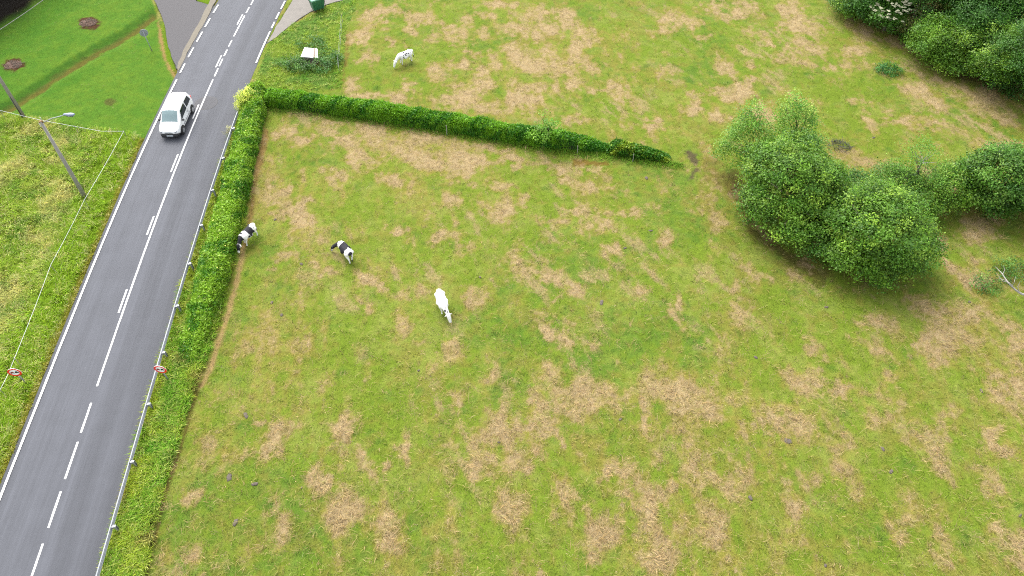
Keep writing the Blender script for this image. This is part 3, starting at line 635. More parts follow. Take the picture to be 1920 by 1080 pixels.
tree('young_ash', 'tree', 'light green young tree at the left end of the tree row by the track', P(1405, 330), [B(1400, 268, 3.2, 1.9, 1.6, 2.2), B(1408, 228, 4.6, 1.0, .9, 1.6), B(1385, 290, 2.2, 1.6, 1.4, 1.7), B(1425, 290, 2.6, 1.5, 1.3, 1.6)], PALE, .09, 2.6, 26, .13, 5, .3, .2)
tree('hawthorn', 'tree', 'dark green spreading tree cut by the right edge of the photo in the tree row', P(1890, 375), [B(1880, 330, 2.8, 2.9, 2.6, 2.4), B(1840, 330, 2.4, 2.0, 1.8, 1.8), B(1930, 340, 2.8, 3.0, 2.6, 2.4), B(1870, 365, 1.6, 2.6, 2.0, 1.6), B(1980, 350, 2.6, 3.0, 2.6, 2.4)], DEEP, .2, 3.4, 34, .16, 6)
tree('thin_tree', 'tree', 'wispy light green tree with bare grey twigs behind the rounded tree', P(1715, 385), [B(1690, 335, 2.4, 1.7, 1.4, 1.6), B(1725, 300, 3.8, 1.5, 1.3, 1.8), B(1750, 330, 2.8, 1.6, 1.4, 1.5)], PALE, .09, 1.5, 22, .12, 7, .34, .15)
tree('bramble_bush', 'bush', 'low dark green bush right behind the rounded tree', P(1690, 385), [B(1680, 350, 1.5, 2.0, 1.6, 1.6), B(1660, 335, 1.4, 1.4, 1.2, 1.4)], DEEP, .08, 3.2, 30, .13, 8)
tree('hazel_bush', 'bush', 'green bush between the wispy tree and the tree at the right edge', P(1775, 390), [B(1770, 358, 1.6, 2.0, 1.6, 1.8), B(1800, 350, 1.6, 1.9, 1.6, 1.7), B(1745, 375, 1.4, 1.6, 1.3, 1.5), B(1722, 388, 1.1, 1.4, 1.1, 1.3)], OAK, .1, 3.2, 32, .14, 9)
# the sapling growing out of the hedge
tree('elder_sapling', 'sapling', 'pale lime green sapling growing out of the long clipped hedge', P(1026, 262), [B(1022, 246, 2.0, .75, .7, .8), B(1005, 246, 1.9, .6, .6, .6), B(1038, 240, 2.1, .5, .5, .7), B(1016, 226, 2.7, .4, .4, .7)], [alb(112, 172, 46, 1.1), alb(150, 198, 70, 1.1)], .05, 2.2, 16, .14, 10, .2, .2)

# the wood along the top right
wood = [('laurel_bush', 'small rounded green bush at the far end of the wood edge', (1592, -6), 1.6, 1.9, 0), ('elder_bush', 'elder bush covered in cream flower heads at the wood edge', (1672, 22), 2.1, 1.9, 1),
        ('brown_bush', 'brownish green bush right of the flowering elder at the wood edge', (1728, 30), 2.3, 1.8, 2), ('oak_tree', 'bright green rounded tree at the middle of the wood edge', (1750, 72), 2.2, 2.1, 0),
        ('hazel_bush', 'mid green bush in the wood edge next above the widest dark gap', (1800, 88), 2.1, 2.2, 0), ('oak_tree', 'tall dark green tree rising at the top right of the wood', (1845, 40), 3.6, 3.0, 3),
        ('oak_tree', 'large green tree filling the right border of the wood edge', (1905, 110), 2.9, 2.9, 0), ('laurel_bush', 'low dark bush behind the small far bush at the top of the wood', (1640, -10), 2.6, 2.3, 3),
        ('oak_tree', 'yellowish green tree crown at the top of the wood', (1810, 15), 3.2, 2.2, 4), ('hazel_bush', 'dark green bush at the lower right corner of the wood edge', (1900, 140), 1.3, 1.8, 3),
        ('oak_tree', 'dark tree at the top edge of the photo behind the flowering elder', (1712, -35), 4.2, 3.4, 3), ('oak_tree', 'dark tree at the top right corner of the photo', (1900, -10), 5, 4.2, 3), ('oak_tree', 'dark tree beyond the right border behind the wood edge', (2010, 110), 5, 4.2, 3), ('oak_tree', 'dark tree at the top of the photo between two others in the wood', (1800, -50), 5, 3.8, 3)]
cset = [OAK, [alb(70, 128, 40, 1.1), alb(112, 160, 50, 1.1)], [alb(86, 96, 44), alb(120, 116, 58), alb(100, 84, 60)], [alb(54, 104, 34, 1.1), alb(88, 140, 44, 1.2)], [alb(110, 150, 40, 1.2), alb(150, 185, 50, 1.2)]]
for i, (nm, lb, (a, b), z, r, ck) in enumerate(wood):
    c0 = P(a, b, z); g = random.Random(40 + i)
    bl = [(tuple(c0), (r, r * .95, z * .98))]
    for k in range(4):
        t = k * 1.57 + g.uniform(0, 1.2); bl.append(((c0.x + math.cos(t) * r * .75, c0.y + math.sin(t) * r * .75, z * g.uniform(.6, 1.15)), (r * .62, r * .6, min(z * .75, r * .7))))
    t = tree(nm, 'bush' if 'bush' in nm else 'tree', lb, (c0.x, c0.y, 0), bl, cset[ck], .14, 2.7, 30, .16 if i % 2 else .14, 40 + i, .3, .3, forks=4)
    if nm == 'elder_bush':
        mb = MB()
        for k in range(110):
            al = g.uniform(0, 6.28); el = g.uniform(.15, 1.3); p = Vector((math.cos(al) * math.cos(el) * r * 1.25, -abs(math.sin(al)) * math.cos(el) * r * 1.3, z + math.sin(el) * z * 1.2)) if k % 3 else Vector((math.cos(al) * r, math.sin(al) * r * .9, z + g.uniform(0, .9) * z))
            for j in range(7):
                q = p + Vector((g.gauss(0, .08), g.gauss(0, .08), g.gauss(0, .02))); s = g.uniform(.08, .12)
                mb.add([q + Vector((s * math.cos(u), s * math.sin(u), .02 * math.sin(3 * u))) for u in [k_ * 1.047 for k_ in range(6)]], [(0, 1, 2, 3, 4, 5)])
        o = mb.build('flower_heads', M_ivory, t); o['kind'] = 'stuff'
# undergrowth fringe of the wood
edge = [(1545, -10), (1600, 22), (1660, 52), (1720, 90), (1780, 120), (1840, 138), (1925, 152), (2040, 175)]
ew = PA(edge); PPs = []
for i in range(len(ew) - 1):
    for k in range(26):
        t = rng.uniform(); q_ = ew[i] * (1 - t) + ew[i + 1] * t; dd = rng.uniform(-.7, 2.6)
        PPs.append(((q_[0] + dd * .45, q_[1] + dd * .8, .15 + max(dd, 0) * .3), (.55, .5, .3 + .2 * max(dd, 0))))
o = leaves(*cloud(PPs, 3.2, 18, .13, [alb(66, 140, 40, 1.5), alb(108, 168, 46, 1.5), alb(130, 170, 60, 1.3)], .2, .1, -.2, 77), 'undergrowth', M_leaf); tag(o, kind='stuff')

# trees in the top left corner, whose crowns are mostly outside the frame
for i, (lb, a, b, z, r) in enumerate([('dark dense tree overhanging the lawn in the top left corner', -105, -70, 5.0, 4.2), ('dark tree at the top left behind the corner tree', 0, -140, 5.0, 3.8), ('dark tree beyond the left border of the lawn', -260, -10, 5.0, 4.6)]):
    c0 = P(a, b, z); bl = [(tuple(c0), (r, r, 3.0))] + [((c0.x + math.cos(t) * r * .7, c0.y + math.sin(t) * r * .7, z - .6), (r * .55, r * .55, 1.8)) for t in (0.3, 1.6, 2.9, 4.2, 5.4)]
    tree('oak_tree', 'tree', lb, (c0.x, c0.y, 0), bl, [alb(48, 100, 34), alb(96, 140, 60)], .3, 2.6, 26, .17, 90 + i, .35, .4, forks=4)
g = random.Random(5)

# ------------------------------------------------------------------ hedges
def resample(line, step):
    L = [Vector(p) for p in line]; out = []
    for a, b in zip(L[:-1], L[1:]):
        k = max(1, int((b - a).length / step))
        for j in range(k): out.append(a.lerp(b, j / k))
    out.append(L[-1]); return out
def hedge(name, label, line, prof, cols, n, seed, ln=(.16, .34), wd=(.03, .06), leafy=.25, taper=(1.5, 2.5), flowers=0):
    """prof: cross-section as (offset to the right, height) polyline; foliage grows off it"""
    g = np.random.default_rng(seed); ln_ = resample([P(*p) for p in line], .4); L = np.array([list(p) for p in ln_]); m = len(L)
    tn = np.gradient(L, axis=0); tn /= np.linalg.norm(tn, axis=1)[:, None]; rt = np.stack([tn[:, 1], -tn[:, 0], np.zeros(m)], 1)
    pr = np.array(prof, float); sl = np.linalg.norm(np.diff(pr, axis=0), axis=1); cum = np.concatenate([[0], np.cumsum(sl)]) / sl.sum()
    u = g.uniform(0, m - 1.001, n); i = u.astype(int); f = (u - i)[:, None]; v = g.uniform(0, 1, n)
    o_ = np.interp(v, cum, pr[:, 0]); h = np.interp(v, cum, pr[:, 1])
    nj = np.minimum(np.searchsorted(cum, v, 'right') - 1, len(sl) - 1); dd = np.diff(pr, axis=0)[nj]; nn = np.stack([-dd[:, 1], dd[:, 0]], 1); nn /= np.linalg.norm(nn, axis=1)[:, None]
    base = L[i] * (1 - f) + L[i + 1] * f; r = rt[i]
    lump = 1 + .18 * (fbm(base[:, 0] / .9, base[:, 1] / .9 + o_, 600 + seed, 3) - .5) * 2
    e = np.minimum(u * .4 / taper[0], (m - 1 - u) * .4 / taper[1]).clip(0, 1) ** .5
    dep = g.uniform(.82, 1.02, n) * lump
    ctr_o = pr[:, 0].mean()
    p = base + r * (ctr_o + (o_ - ctr_o) * dep * (.5 + .5 * e))[:, None]; p[:, 2] = h * dep * e
    nr = r * nn[:, :1] * 1.0 + np.array([0, 0, 1.]) * nn[:, 1:]
    nr = nr * .8 + np.array([0, 0, .7]) + g.normal(size=(n, 3)) * .42; nr /= np.linalg.norm(nr, axis=1)[:, None]
    # blades out of the surface
    hd = np.arctan2(nr[:, 1], nr[:, 0]); th = np.arccos(nr[:, 2].clip(-1, 1)) / (np.pi / 2)
    cl = fbm(base[:, 0] / .7 + o_, base[:, 1] / .7 + h, 640 + seed, 3)
    cc = mixc(np.broadcast_to(cols[0], (n, 3)), cols[1], sst(.38, .60, cl + g.normal(0, .08, n)))
    if len(cols) > 2: cc = np.where((g.uniform(size=n) < .05)[:, None], cols[2], cc)
    cc = cc * g.normal(1, .16, (n, 1)).clip(.5, 1.6)
    lf = g.uniform(size=n) < leafy
    l_ = g.uniform(*ln, n); w_ = g.uniform(*wd, n)
    d = nr; N1 = (~lf).sum()
    side = np.cross(d, g.normal(size=(n, 3))); side /= np.linalg.norm(side, axis=1)[:, None]
    pb, db, sb = p[~lf], d[~lf], side[~lf] * (w_[~lf] / 2)[:, None]; lb_ = l_[~lf][:, None]
    mid = pb + db * lb_ * .5; tip = mid + (db + np.array([0, 0, -.5])) * lb_ * .45
    co = np.stack([pb - sb * .6, pb + sb * .6, mid - sb, mid + sb, tip], 1).reshape(-1, 3); b = np.arange(N1)[:, None] * 5
    fs = [b + np.array([[0, 1, 3, 2]]), b + np.array([[2, 3, 4]])]; colr = np.repeat(cc[~lf], 5, 0)
    N2 = lf.sum(); pl, dl_, sl_ = p[lf] + d[lf] * .08, d[lf], side[lf]; bb = np.cross(dl_, sl_); sz = g.uniform(.07, .14, N2)[:, None]
    co2 = np.stack([pl - sl_ * sz, pl + bb * sz * .5, pl + sl_ * sz, pl - bb * sz * .5], 1).reshape(-1, 3)
    fs.append(np.arange(4 * N2).reshape(N2, 4) + len(co)); co = np.concatenate([co, co2]); colr = np.concatenate([colr, np.repeat(cc[lf] * 1.1, 4, 0)])
    # inner woody mass so that the hedge is solid
    ring = []; K_ = len(pr)
    t = empty(name, L[0], 0, label, 'hedge')
    inn = []
    for a in range(m):
        ea = min(a * .4 / taper[0], (m - 1 - a) * .4 / taper[1], 1) ** .5 if 0 < a < m - 1 else .05
        for (oo, hh) in pr: inn.append(L[a] + rt[a] * (ctr_o + (oo - ctr_o) * .80 * (.5 + .5 * ea)) + np.array([0, 0, max(0, hh * .80 * ea)]))
    inn = np.array(inn); ii = np.arange(m * K_).reshape(m, K_); q = np.stack([ii[:-1, :-1], ii[:-1, 1:], ii[1:, 1:], ii[1:, :-1]], -1).reshape(-1, 4)
    ob = npobj('twig_core', inn, [q], plain('hedge_core', tuple(alb(34, 52, 22)), .95, 0, .5, 6), t); shift(ob, L[0])
    if flowers:
        k = g.integers(0, n, flowers); k = k[p[k, 2] > .5]; fp = p[k] + d[k] * .2; F = len(fp); s = .06
        ang = np.arange(5) * 1.2566; cof = fp[:, None] + np.stack([np.cos(ang) * s, np.sin(ang) * s, np.zeros(5)], 1)[None]; 
        fo = npobj('blossom', cof.reshape(-1, 3), [np.arange(5 * F).reshape(F, 5)], plain('yellow_blossom', tuple(alb(220, 226, 90, 1.5)), .7), t); shift(fo, L[0])
    fo = npobj('foliage', co, fs, M_leaf, t, colr); shift(fo, L[0])
    return t
HG = [alb(66, 132, 20, 2.5), alb(118, 172, 30, 3.0), alb(140, 190, 60, 2.0)]
hl = [(497, 197), (560, 203), (640, 214), (700, 222), (760, 232), (830, 243), (900, 254), (960, 264), (1020, 273), (1080, 280), (1125, 285), (1148, 287)]
prof = [(.70, 0), (.72, .75), (.60, 1.2), (.3, 1.40), (-.33, 1.40), (-.60, 1.2), (-.72, .7), (-.7, 0)]
hedge('clipped_hedge', 'long clipped dark green hedge running across between the two fields', [(x, y - 4) for x, y in hl], prof, HG, 78000, 1, taper=(.5, 4.0), leafy=.12, ln=(.2, .42))
hedge('ragged_hedge', 'low ragged leafy end of the hedge with yellow leaves beside the muddy track', [(1135, 282), (1170, 287), (1205, 292), (1235, 297), (1256, 301)], [(.7, 0), (.75, .5), (.4, .95), (-.4, .95), (-.75, .5), (-.7, 0)], [alb(70, 126, 26, 2.6), alb(140, 166, 44, 2.8), alb(150, 174, 44, 2.6)], 12000, 2, taper=(.6, 2.6), leafy=.6)
hr = [(480, 172), (478, 215), (466, 270), (452, 330), (438, 390), (425, 440), (412, 490), (397, 545), (383, 595), (368, 640), (350, 690)]
prof2 = [(1.05, 0), (1.05, .7), (.92, 1.15), (.55, 1.42), (0, 1.3), (-.7, 1.0), (-1.2, .55), (-1.45, 0)]
hedge('roadside_hedge', 'wild green hedge bank between the steel guard rail and the field', hr[::-1], prof2, [alb(84, 142, 26, 2.4), alb(140, 182, 46, 2.8), alb(190, 208, 100, 2.6)], 100000, 3, taper=(7.0, .6), leafy=.28, flowers=140, ln=(.18, .42))

# long grass left standing at the foot of the clipped hedge
hp_ = PA([(x, y + 3) for x, y in hl] + [(1215, 302), (1280, 309)]); F_ = 9000; k = rng.integers(0, len(hp_) - 1, F_); t_ = rng.uniform(size=F_)[:, None]
q_ = hp_[k] * (1 - t_) + hp_[k + 1] * t_; X = q_[:, 0] + rng.normal(0, .1, F_); Y = q_[:, 1] - np.abs(rng.normal(0, .45, F_)) + .15
fc = mixc(np.broadcast_to(alb(96, 158, 36, 2.0), (F_, 3)), alb(150, 184, 60, 2.0), rng.uniform(size=F_))
o = blades('hedge_foot_grass', np.stack([X, Y, zg(X, Y)], 1), rng.uniform(0, 6.283, F_), rng.uniform(.1, .8, F_), rng.uniform(.15, .4, F_), rng.uniform(.02, .04, F_), var(fc, .18, .06), M_grass, 2, .5); tag(o, kind='stuff')

# shrubs by the end of the guard rail
tree('broom_shrub', 'shrub', 'yellow flowering shrub at the top end of the guard rail', P(462, 202), [B(459, 188, .9, .75, .75, .8), B(466, 176, 1.4, .5, .5, .6), B(452, 196, .6, .5, .5, .5)], [alb(190, 205, 70, 1.5), alb(225, 230, 110, 1.5), alb(150, 190, 60, 1.3)], .03, 8, 20, .09, 60, .14, .2, part='foliage', forks=8)
tree('dry_shrub', 'shrub', 'small pale dry shrub leaning over the guard rail below the yellow shrub', P(428, 258), [B(428, 246, .45, .42, .42, .45)], [alb(180, 180, 110, 1.2), alb(205, 205, 140, 1.2)], .02, 8, 14, .07, 61, .1, .2, part='foliage', forks=8)
tree('nettle_clump', 'weeds', 'lone clump of dark green nettles in the upper right field', P(1665, 132), [B(1662, 126, .35, .9, .7, .45), B(1675, 134, .25, .8, .6, .3)], [alb(52, 122, 54, 1.1), alb(84, 150, 60, 1.1)], .02, 7, 20, .11, 62, .15, .2, part='foliage')
# weeds round the white cover
for i, (lb, x, y, r, h) in enumerate([('leafy weeds left of the white cover near the road', 545, 118, 1.2, .45), ('leafy weeds right of the white cover near the fence', 613, 112, 1.3, .55), ('dark leafy weeds in front of the white cover', 600, 124, 1.2, .45), ('weeds growing behind the white cover', 583, 84, 1.3, .35), ('weeds at the left front corner of the white cover', 557, 126, 1.0, .5)]):
    tree('weed_clump', 'weeds', lb, P(x, y), [B(x, y - 3, h * .6, r, r * .8, h), B(x + 12, y + 2, h * .5, r * .7, r * .6, h * .8)], [alb(60, 120, 42, 1.1), alb(116, 160, 66, 1.1)], .02, 5, 18, .12, 70 + i, .18, .2, part='foliage')
tree('weed_clump', 'weeds', 'green weed clump beside the grey fallen branch', P(1850, 535), [B(1848, 532, .3, .9, .8, .4), B(1905, 510, .3, 1.6, 1.2, .5)], [alb(66, 130, 50, 1.1), alb(120, 165, 66, 1.1)], .02, 5, 18, .11, 79, .18, .2, part='foliage')

# ------------------------------------------------------------------ brush piles, heaps, branch
def twigpile(name, label, base, r, h, n, mat, seed, cat='brush pile', tl=.5):
    g = random.Random(seed); t = empty(name, base, 0, label, cat); mb = MB()
    for k in range(n):
        a = g.uniform(0, 6.28); d = r * math.sqrt(g.random()); z = h * (1 - (d / r) ** 2) * g.random()
        p = Vector((math.cos(a) * d, math.sin(a) * d * .8, z + .03)); e = Vector((g.gauss(0, 1), g.gauss(0, 1), g.uniform(-.1, .7))).normalized() * tl * g.uniform(.5, 1.2)
        mb.tube([p, p + e * .5 + Vector((0, 0, .03)), p + e], [.016, .012, .005], 4, False)
    o = mb.build('twigs', mat, t); o['kind'] = 'stuff'; return t
tA = twigpile('brush_pile', 'heap of dry brown twigs in front of the white cover', P(580, 117), 1.1, .5, 320, M_twig, 1)
twigpile('brush_pile', 'dark burnt brush pile in the field behind the big trees', P(1574, 275), .95, .4, 130, plain('charred', (.07, .07, .075), .9), 2)
def heap(label, base, rx, ry, h, seed):
    g = np.random.default_rng(seed); k = 26; vs_ = []; fs = []
    for i in range(k):
        for j in range(k):
            u, v = i / (k - 1) * 2 - 1, j / (k - 1) * 2 - 1; d = math.hypot(u, v)
            zz = h * max(0, 1 - d * d) * (.6 + .8 * float(vn(np.array(u * 4.), np.array(v * 4.), seed))) + g.uniform(0, .05) * (d < 1) - .02
            vs_.append((u * rx, v * ry, zz))
    fs = [(i * k + j, (i + 1) * k + j, (i + 1) * k + j + 1, i * k + j + 1) for i in range(k - 1) for j in range(k - 1)]
    fs = [f for f in fs if min(math.hypot(vs_[a][0] / rx, vs_[a][1] / ry) for a in f) < .98]
    t = empty('soil_heap', base, 0, label, 'soil heap'); meshobj('soil', vs_, fs, plain('dark_soil', (.15, .085, .06), .95, 0, .7, 7), t)
    mb = MB(); r_ = random.Random(seed)
    for _ in range(90):
        a = r_.uniform(0, 6.28); d = math.sqrt(r_.random()); p = Vector((math.cos(a) * d * rx, math.sin(a) * d * ry, h * (1 - d * d) * .9 + .03)); e = Vector((r_.gauss(0, .15), r_.gauss(0, .15), r_.uniform(0, .08)))
        mb.tube([p, p + e], [.02, .012], 4, False)
    o = mb.build('dead_stalks', M_twig, t); o['kind'] = 'stuff'
heap('dark soil heap on the lawn near the side road', P(165, 43), .9, .7, .13, 3)
heap('dark soil heap on the lawn at the left edge above the bare pole', P(24, 122), .85, .75, .13, 4)
t = empty('fallen_branch', P(1905, 548), 0, 'bare grey lichened branch lying in the weeds at the right edge', 'branch'); mb = MB(); b0 = t.location
def br(pts, r):
    mb.tube([Vector(P(*p[:2], p[2])) - b0 for p in pts], r, 6)
br([(1945, 560, .3), (1915, 551, .6), (1903, 543, .9), (1890, 530, 1.1), (1878, 512, 1.2), (1866, 500, 1.1)], [.09, .08, .065, .05, .035, .01])
br([(1903, 543, .9), (1893, 531, 1.3), (1886, 526, 1.2), (1872, 521, .9)], [.05, .035, .02, .008])
br([(1897, 538, 1.0), (1902, 528, 1.4), (1904, 518, 1.5)], [.035, .02, .006]); br([(1880, 514, 1.2), (1884, 506, 1.4), (1881, 497, 1.5)], [.025, .015, .005])
br([(1912, 549, .7), (1908, 538, 1.1), (1913, 527, 1.4)], [.03, .018, .006]); br([(1889, 529, 1.1), (1880, 527, 1.0), (1868, 512, 1.0)], [.025, .015, .005])
mb.build('limb', M_greytwig, t)
t = empty('bare_snag', P(1706, 345), 0, 'small bare grey snag among the leaves of the wispy tree', 'dead tree'); mb = MB(); g = random.Random(9)
for k in range(11):
    e = Vector((g.gauss(0, .7), g.gauss(0, .5), g.uniform(.5, 1.3))); mb.tube([Vector((0, 0, 2.3)), Vector((0, 0, 2.3)) + e * .5 + Vector((g.gauss(0, .1), 0, 0)), Vector((0, 0, 2.3)) + e], [.035, .022, .006], 5)
mb.tube([(0, 0, -.1), (.05, 0, 1.2), (0, 0, 2.35)], [.1, .08, .05], 6); mb.build('limb', M_greytwig, t)

# ------------------------------------------------------------------ poles, lamp, cable
def ppole(mb, base, top, r0, r1):
    d = top - base
    for sgn in (-1, 1):                        # reinforced concrete pole: two flanges and a web
        pass
    mb.tube([Vector((0, 0, -.2)), d * .5, d], [r0, (r0 + r1) / 2, r1], 8)
base = P(158, 367); H1 = 7.7; top = P(76, 227, H1)
t = empty('street_lamp', base, 0, 'slender grey concrete pole with a street lamp arm, standing in the rough grass', 'street lamp')
mb = MB(); d = top - base; d.z = H1
mb.tube([Vector((0, 0, -.2)), d * .5, d], [.17, .14, .10], 8); mb.build('pole', M_pole, t, True)
mb = MB(); mb.tube([d * .995 + Vector((0, 0, -.15)), d + Vector((.9, .1, .18)), d + Vector((1.75, .25, .32))], [.035, .03, .03], 8); mb.build('arm', M_galv, t, True)
lh = d + Vector((2.1, .3, .33)); mb = MB()
vs_, n1 = [], 14
secs = [(-.42, .05, .04), (-.34, .09, .07), (-.1, .15, .10), (.15, .17, .11), (.33, .13, .08), (.42, .05, .03)]
for (x, ry, rz) in secs:
    for k in range(n1): a = 2 * math.pi * k / n1; vs_.append(lh + Vector((x, ry * math.cos(a), rz * math.sin(a) + .02)))
mb.add(vs_, [(i * n1 + k, i * n1 + (k + 1) % n1, (i + 1) * n1 + (k + 1) % n1, (i + 1) * n1 + k) for i in range(len(secs) - 1) for k in range(n1)] + [tuple(range(n1)), tuple((len(secs) - 1) * n1 + k for k in range(n1))])
mb.build('lamp_head', plain('lamp_shell', (.26, .31, .42), .3, .2), t, True)
meshobj('lamp_glass', [lh + Vector((x, y, -.085)) for x, y in ((-.2, -.1), (.3, -.12), (.3, .12), (-.2, .1))] + [lh + Vector((x, y, -.13)) for x, y in ((-.12, -.06), (.22, -.07), (.22, .07), (-.12, .06))], [(4, 5, 6, 7), (0, 1, 5, 4), (1, 2, 6, 5), (2, 3, 7, 6), (3, 0, 4, 7)], M_lamp, t)
mb = MB(); mb.box(d + Vector((0, 0, -.05)), (.26, .16, .14), .4, bev=.02); mb.build('bracket', plain('rusty_bracket', (.30, .17, .05), .8), t)
mb = MB(); mb.tube([d + Vector((-.12, -.1, -.1)), d + Vector((-.12, -.12, -.4))], .03, 6); mb.build('insulator', M_paint, t); mb = MB(); mb.tube([d + Vector((.05, .1, 0)), d + Vector((.05, .1, .25))], .03, 6); mb.build('insulator', plain('ceramic', (.6, .6, .58), .3), t)
base = P(44, 218); H2 = 9.0
for z in np.arange(3, 14, .05):
    if P(-38, 82, z).x - base.x < 1e9:
        tp = P(-38, 82, z)
        if abs((tp - base).y) < .04: H2 = z; break
tp = Vector((base.x - .05, base.y, H2))
t = empty('utility_pole', base, 0, 'bare weathered pole at the left edge where lawn meets rough grass', 'pole')
mb = MB(); mb.tube([Vector((0, 0, -.2)), Vector((0, 0, H2 * .5)), Vector((-.05, 0, H2))], [.17, .145, .11], 9); mb.build('pole', M_wood, t, True)
mb = MB(); mb.tube([Vector((0, -.17, .1)), Vector((0, -.165, 2.2))], .035, 6); mb.build('conduit', M_dark, t, True)
far = P(100, -28, 7.0); mid = (tp + far) / 2; q1, q2 = P(0, 52, (H2 + 7) / 2), P(65, 0, 7.2)
t = empty('overhead_cable', tp, 0, 'thin grey overhead cable crossing the dark top left corner', 'cable'); mb = MB()
far2 = far + (far - tp) * 1.0
mb.tube([Vector((0, 0, 0))] + [(tp.lerp(far2, k / 12) - tp) - Vector((0, 0, .5 * math.sin(math.pi * k / 12))) for k in range(1, 13)], .022, 6); mb.build('wire', plain('cable_grey', (.22, .21, .21), .7), t)

# ------------------------------------------------------------------ white tape fence on the left
fz = .95
fpx = [(-120, 180), (0, 207), (75, 225), (140, 237), (190, 246), (232, 246)]
fpx2 = [(232, 246), (200, 301), (158, 372), (110, 465), (75, 545), (27, 640), (0, 733), (-60, 860), (-130, 1010)]
t = empty('tape_fence', P(232, 246, 0), 0, 'white electric tape fence with thin posts around the rough grass', 'fence')
o0 = Vector(t.location); line1 = [P(a, b, fz) - o0 for a, b in fpx]
pts = [P(232, 246, fz), P(158, 375, fz), P(95, 497, fz), P(27, 672, fz), P(0, 731, fz), P(-130, 1010, fz)]
l2 = []
for a, b in zip(pts[:-1], pts[1:]):
    for k in range(6): s = k / 6; p = a.lerp(b, s) - o0; p.z -= .06 * math.sin(math.pi * s); l2.append(p)
mb = MB(); mb.tube(line1, .013, 6); mb.build('tape', M_rope, t)
mb = MB(); mb.tube(l2, .014, 6); mb.build('tape', M_rope, t)
for p in [line1[0], line1[1], line1[3] , line1[5]] + [q - o0 for q in pts[1:]]:
    mb = MB(); b_ = Vector((p.x, p.y, 0)); mb.tube([b_ - Vector((0, 0, .1)), b_ + Vector((0, 0, fz + .08))], .016, 6); mb.build('post', M_wood, t)

# wire fence beside the upper field, and stakes in front of the hedge
t = empty('wire_fence', P(642, 55), 0, 'thin wire fence with pale stakes between the weeds and the upper field', 'fence'); o0 = Vector(t.location)
pp = [P(643, 44), P(640, 84), P(636, 135)]
for p in pp:
    mb = MB(); b_ = p - o0; mb.tube([b_ - Vector((0, 0, .1)), b_ + Vector((0, 0, .95))], .014, 6); mb.build('post', M_greytwig, t)
mb = MB()
for z in (.5, 1.0): mb.tube([p - o0 + Vector((0, 0, z)) for p in pp], .007, 4)
mb.build('wire', M_galv, t)
for i, (x, y, h, lb) in enumerate([(838, 254, 1.1, 'thin pale stake in front of the middle of the clipped hedge'), (1082, 289, .9, 'thin stake in front of the clipped hedge right of the lime sapling'), (1186, 303, .8, 'thin stake by the ragged end of the hedge')]):
    p = P(x, y); mb = MB(); mb.tube([(0, 0, -.1), (.02, .01, h * .5), (.0, .02, h)], [.03, .028, .025], 6); mb.tube([(-.05, .02, h - .1), (.05, .02, h - .1)], .012, 5)
    o = mb.build('fence_stake', M_greytwig); o.location = p; tag(o, lb, 'stake', 'stakes along the hedge')

# ------------------------------------------------------------------ guard rail
railpx = [(447, 210), (427, 270), (398, 353), (377, 419), (351, 491), (336, 540), (326, 571), (302, 660), (272, 758), (257, 810), (244, 868), (212, 988), (183, 1080)]
rw = PA(railpx, .7); ro_ = roff(rw[:, 0], rw[:, 1]); roffm = float(np.mean(ro_)); ytop = rw[0, 1]
t0_ = rpt(rw[6, 1], roffm); t = empty('guard_rail', t0_, 0, 'galvanised steel guard rail along the right side of the road', 'guard rail')
prof = [(-.02, .44), (-.085, .48), (-.085, .53), (-.02, .575), (-.02, .60), (-.085, .645), (-.085, .70), (-.02, .745)]
prof = prof + [(a + .018, b) for a, b in prof[::-1]]
ys = list(np.arange(4, ytop, 1.0)) + [ytop]; k = len(prof); vs_ = []
for y in ys:
    for (a, z) in prof: vs_.append(rpt(y, roffm + a, z) - t0_)
mb = MB(); mb.add(vs_, [(j * k + i, j * k + (i + 1) % k, (j + 1) * k + (i + 1) % k, (j + 1) * k + i) for j in range(len(ys) - 1) for i in range(k)] + [tuple(range(k)), tuple((len(ys) - 1) * k + i for i in range(k))])
mb.build('rail_beam', M_galv, t)
py0 = P(212, 997, .6).y; step = (P(420, 300, .6).y - py0) / 8
ykk = [py0 + step * j for j in range(-5, 11) if py0 + step * j < ytop - .3]
post_me = None
for y in ykk:
    s = float(cslope(y)); rz = -math.atan(s)
    if post_me is None:
        mb = MB(); mb.box((.16, 0, .36), (.012, .12, .82)).box((.22, .054, .36), (.108, .012, .82)).box((.22, -.054, .36), (.108, .012, .82)).box((.07, 0, .62), (.17, .10, .16)).box((.19, 0, .775), (.17, .13, .01))
        o = mb.build('post', M_galv, t); post_me = o.data
    else:
        o = bpy.data.objects.new('post', post_me); C.objects.link(o); o.parent = t
    o.location = rpt(y, roffm, 0) - t0_; o.rotation_euler = (0, 0, rz)

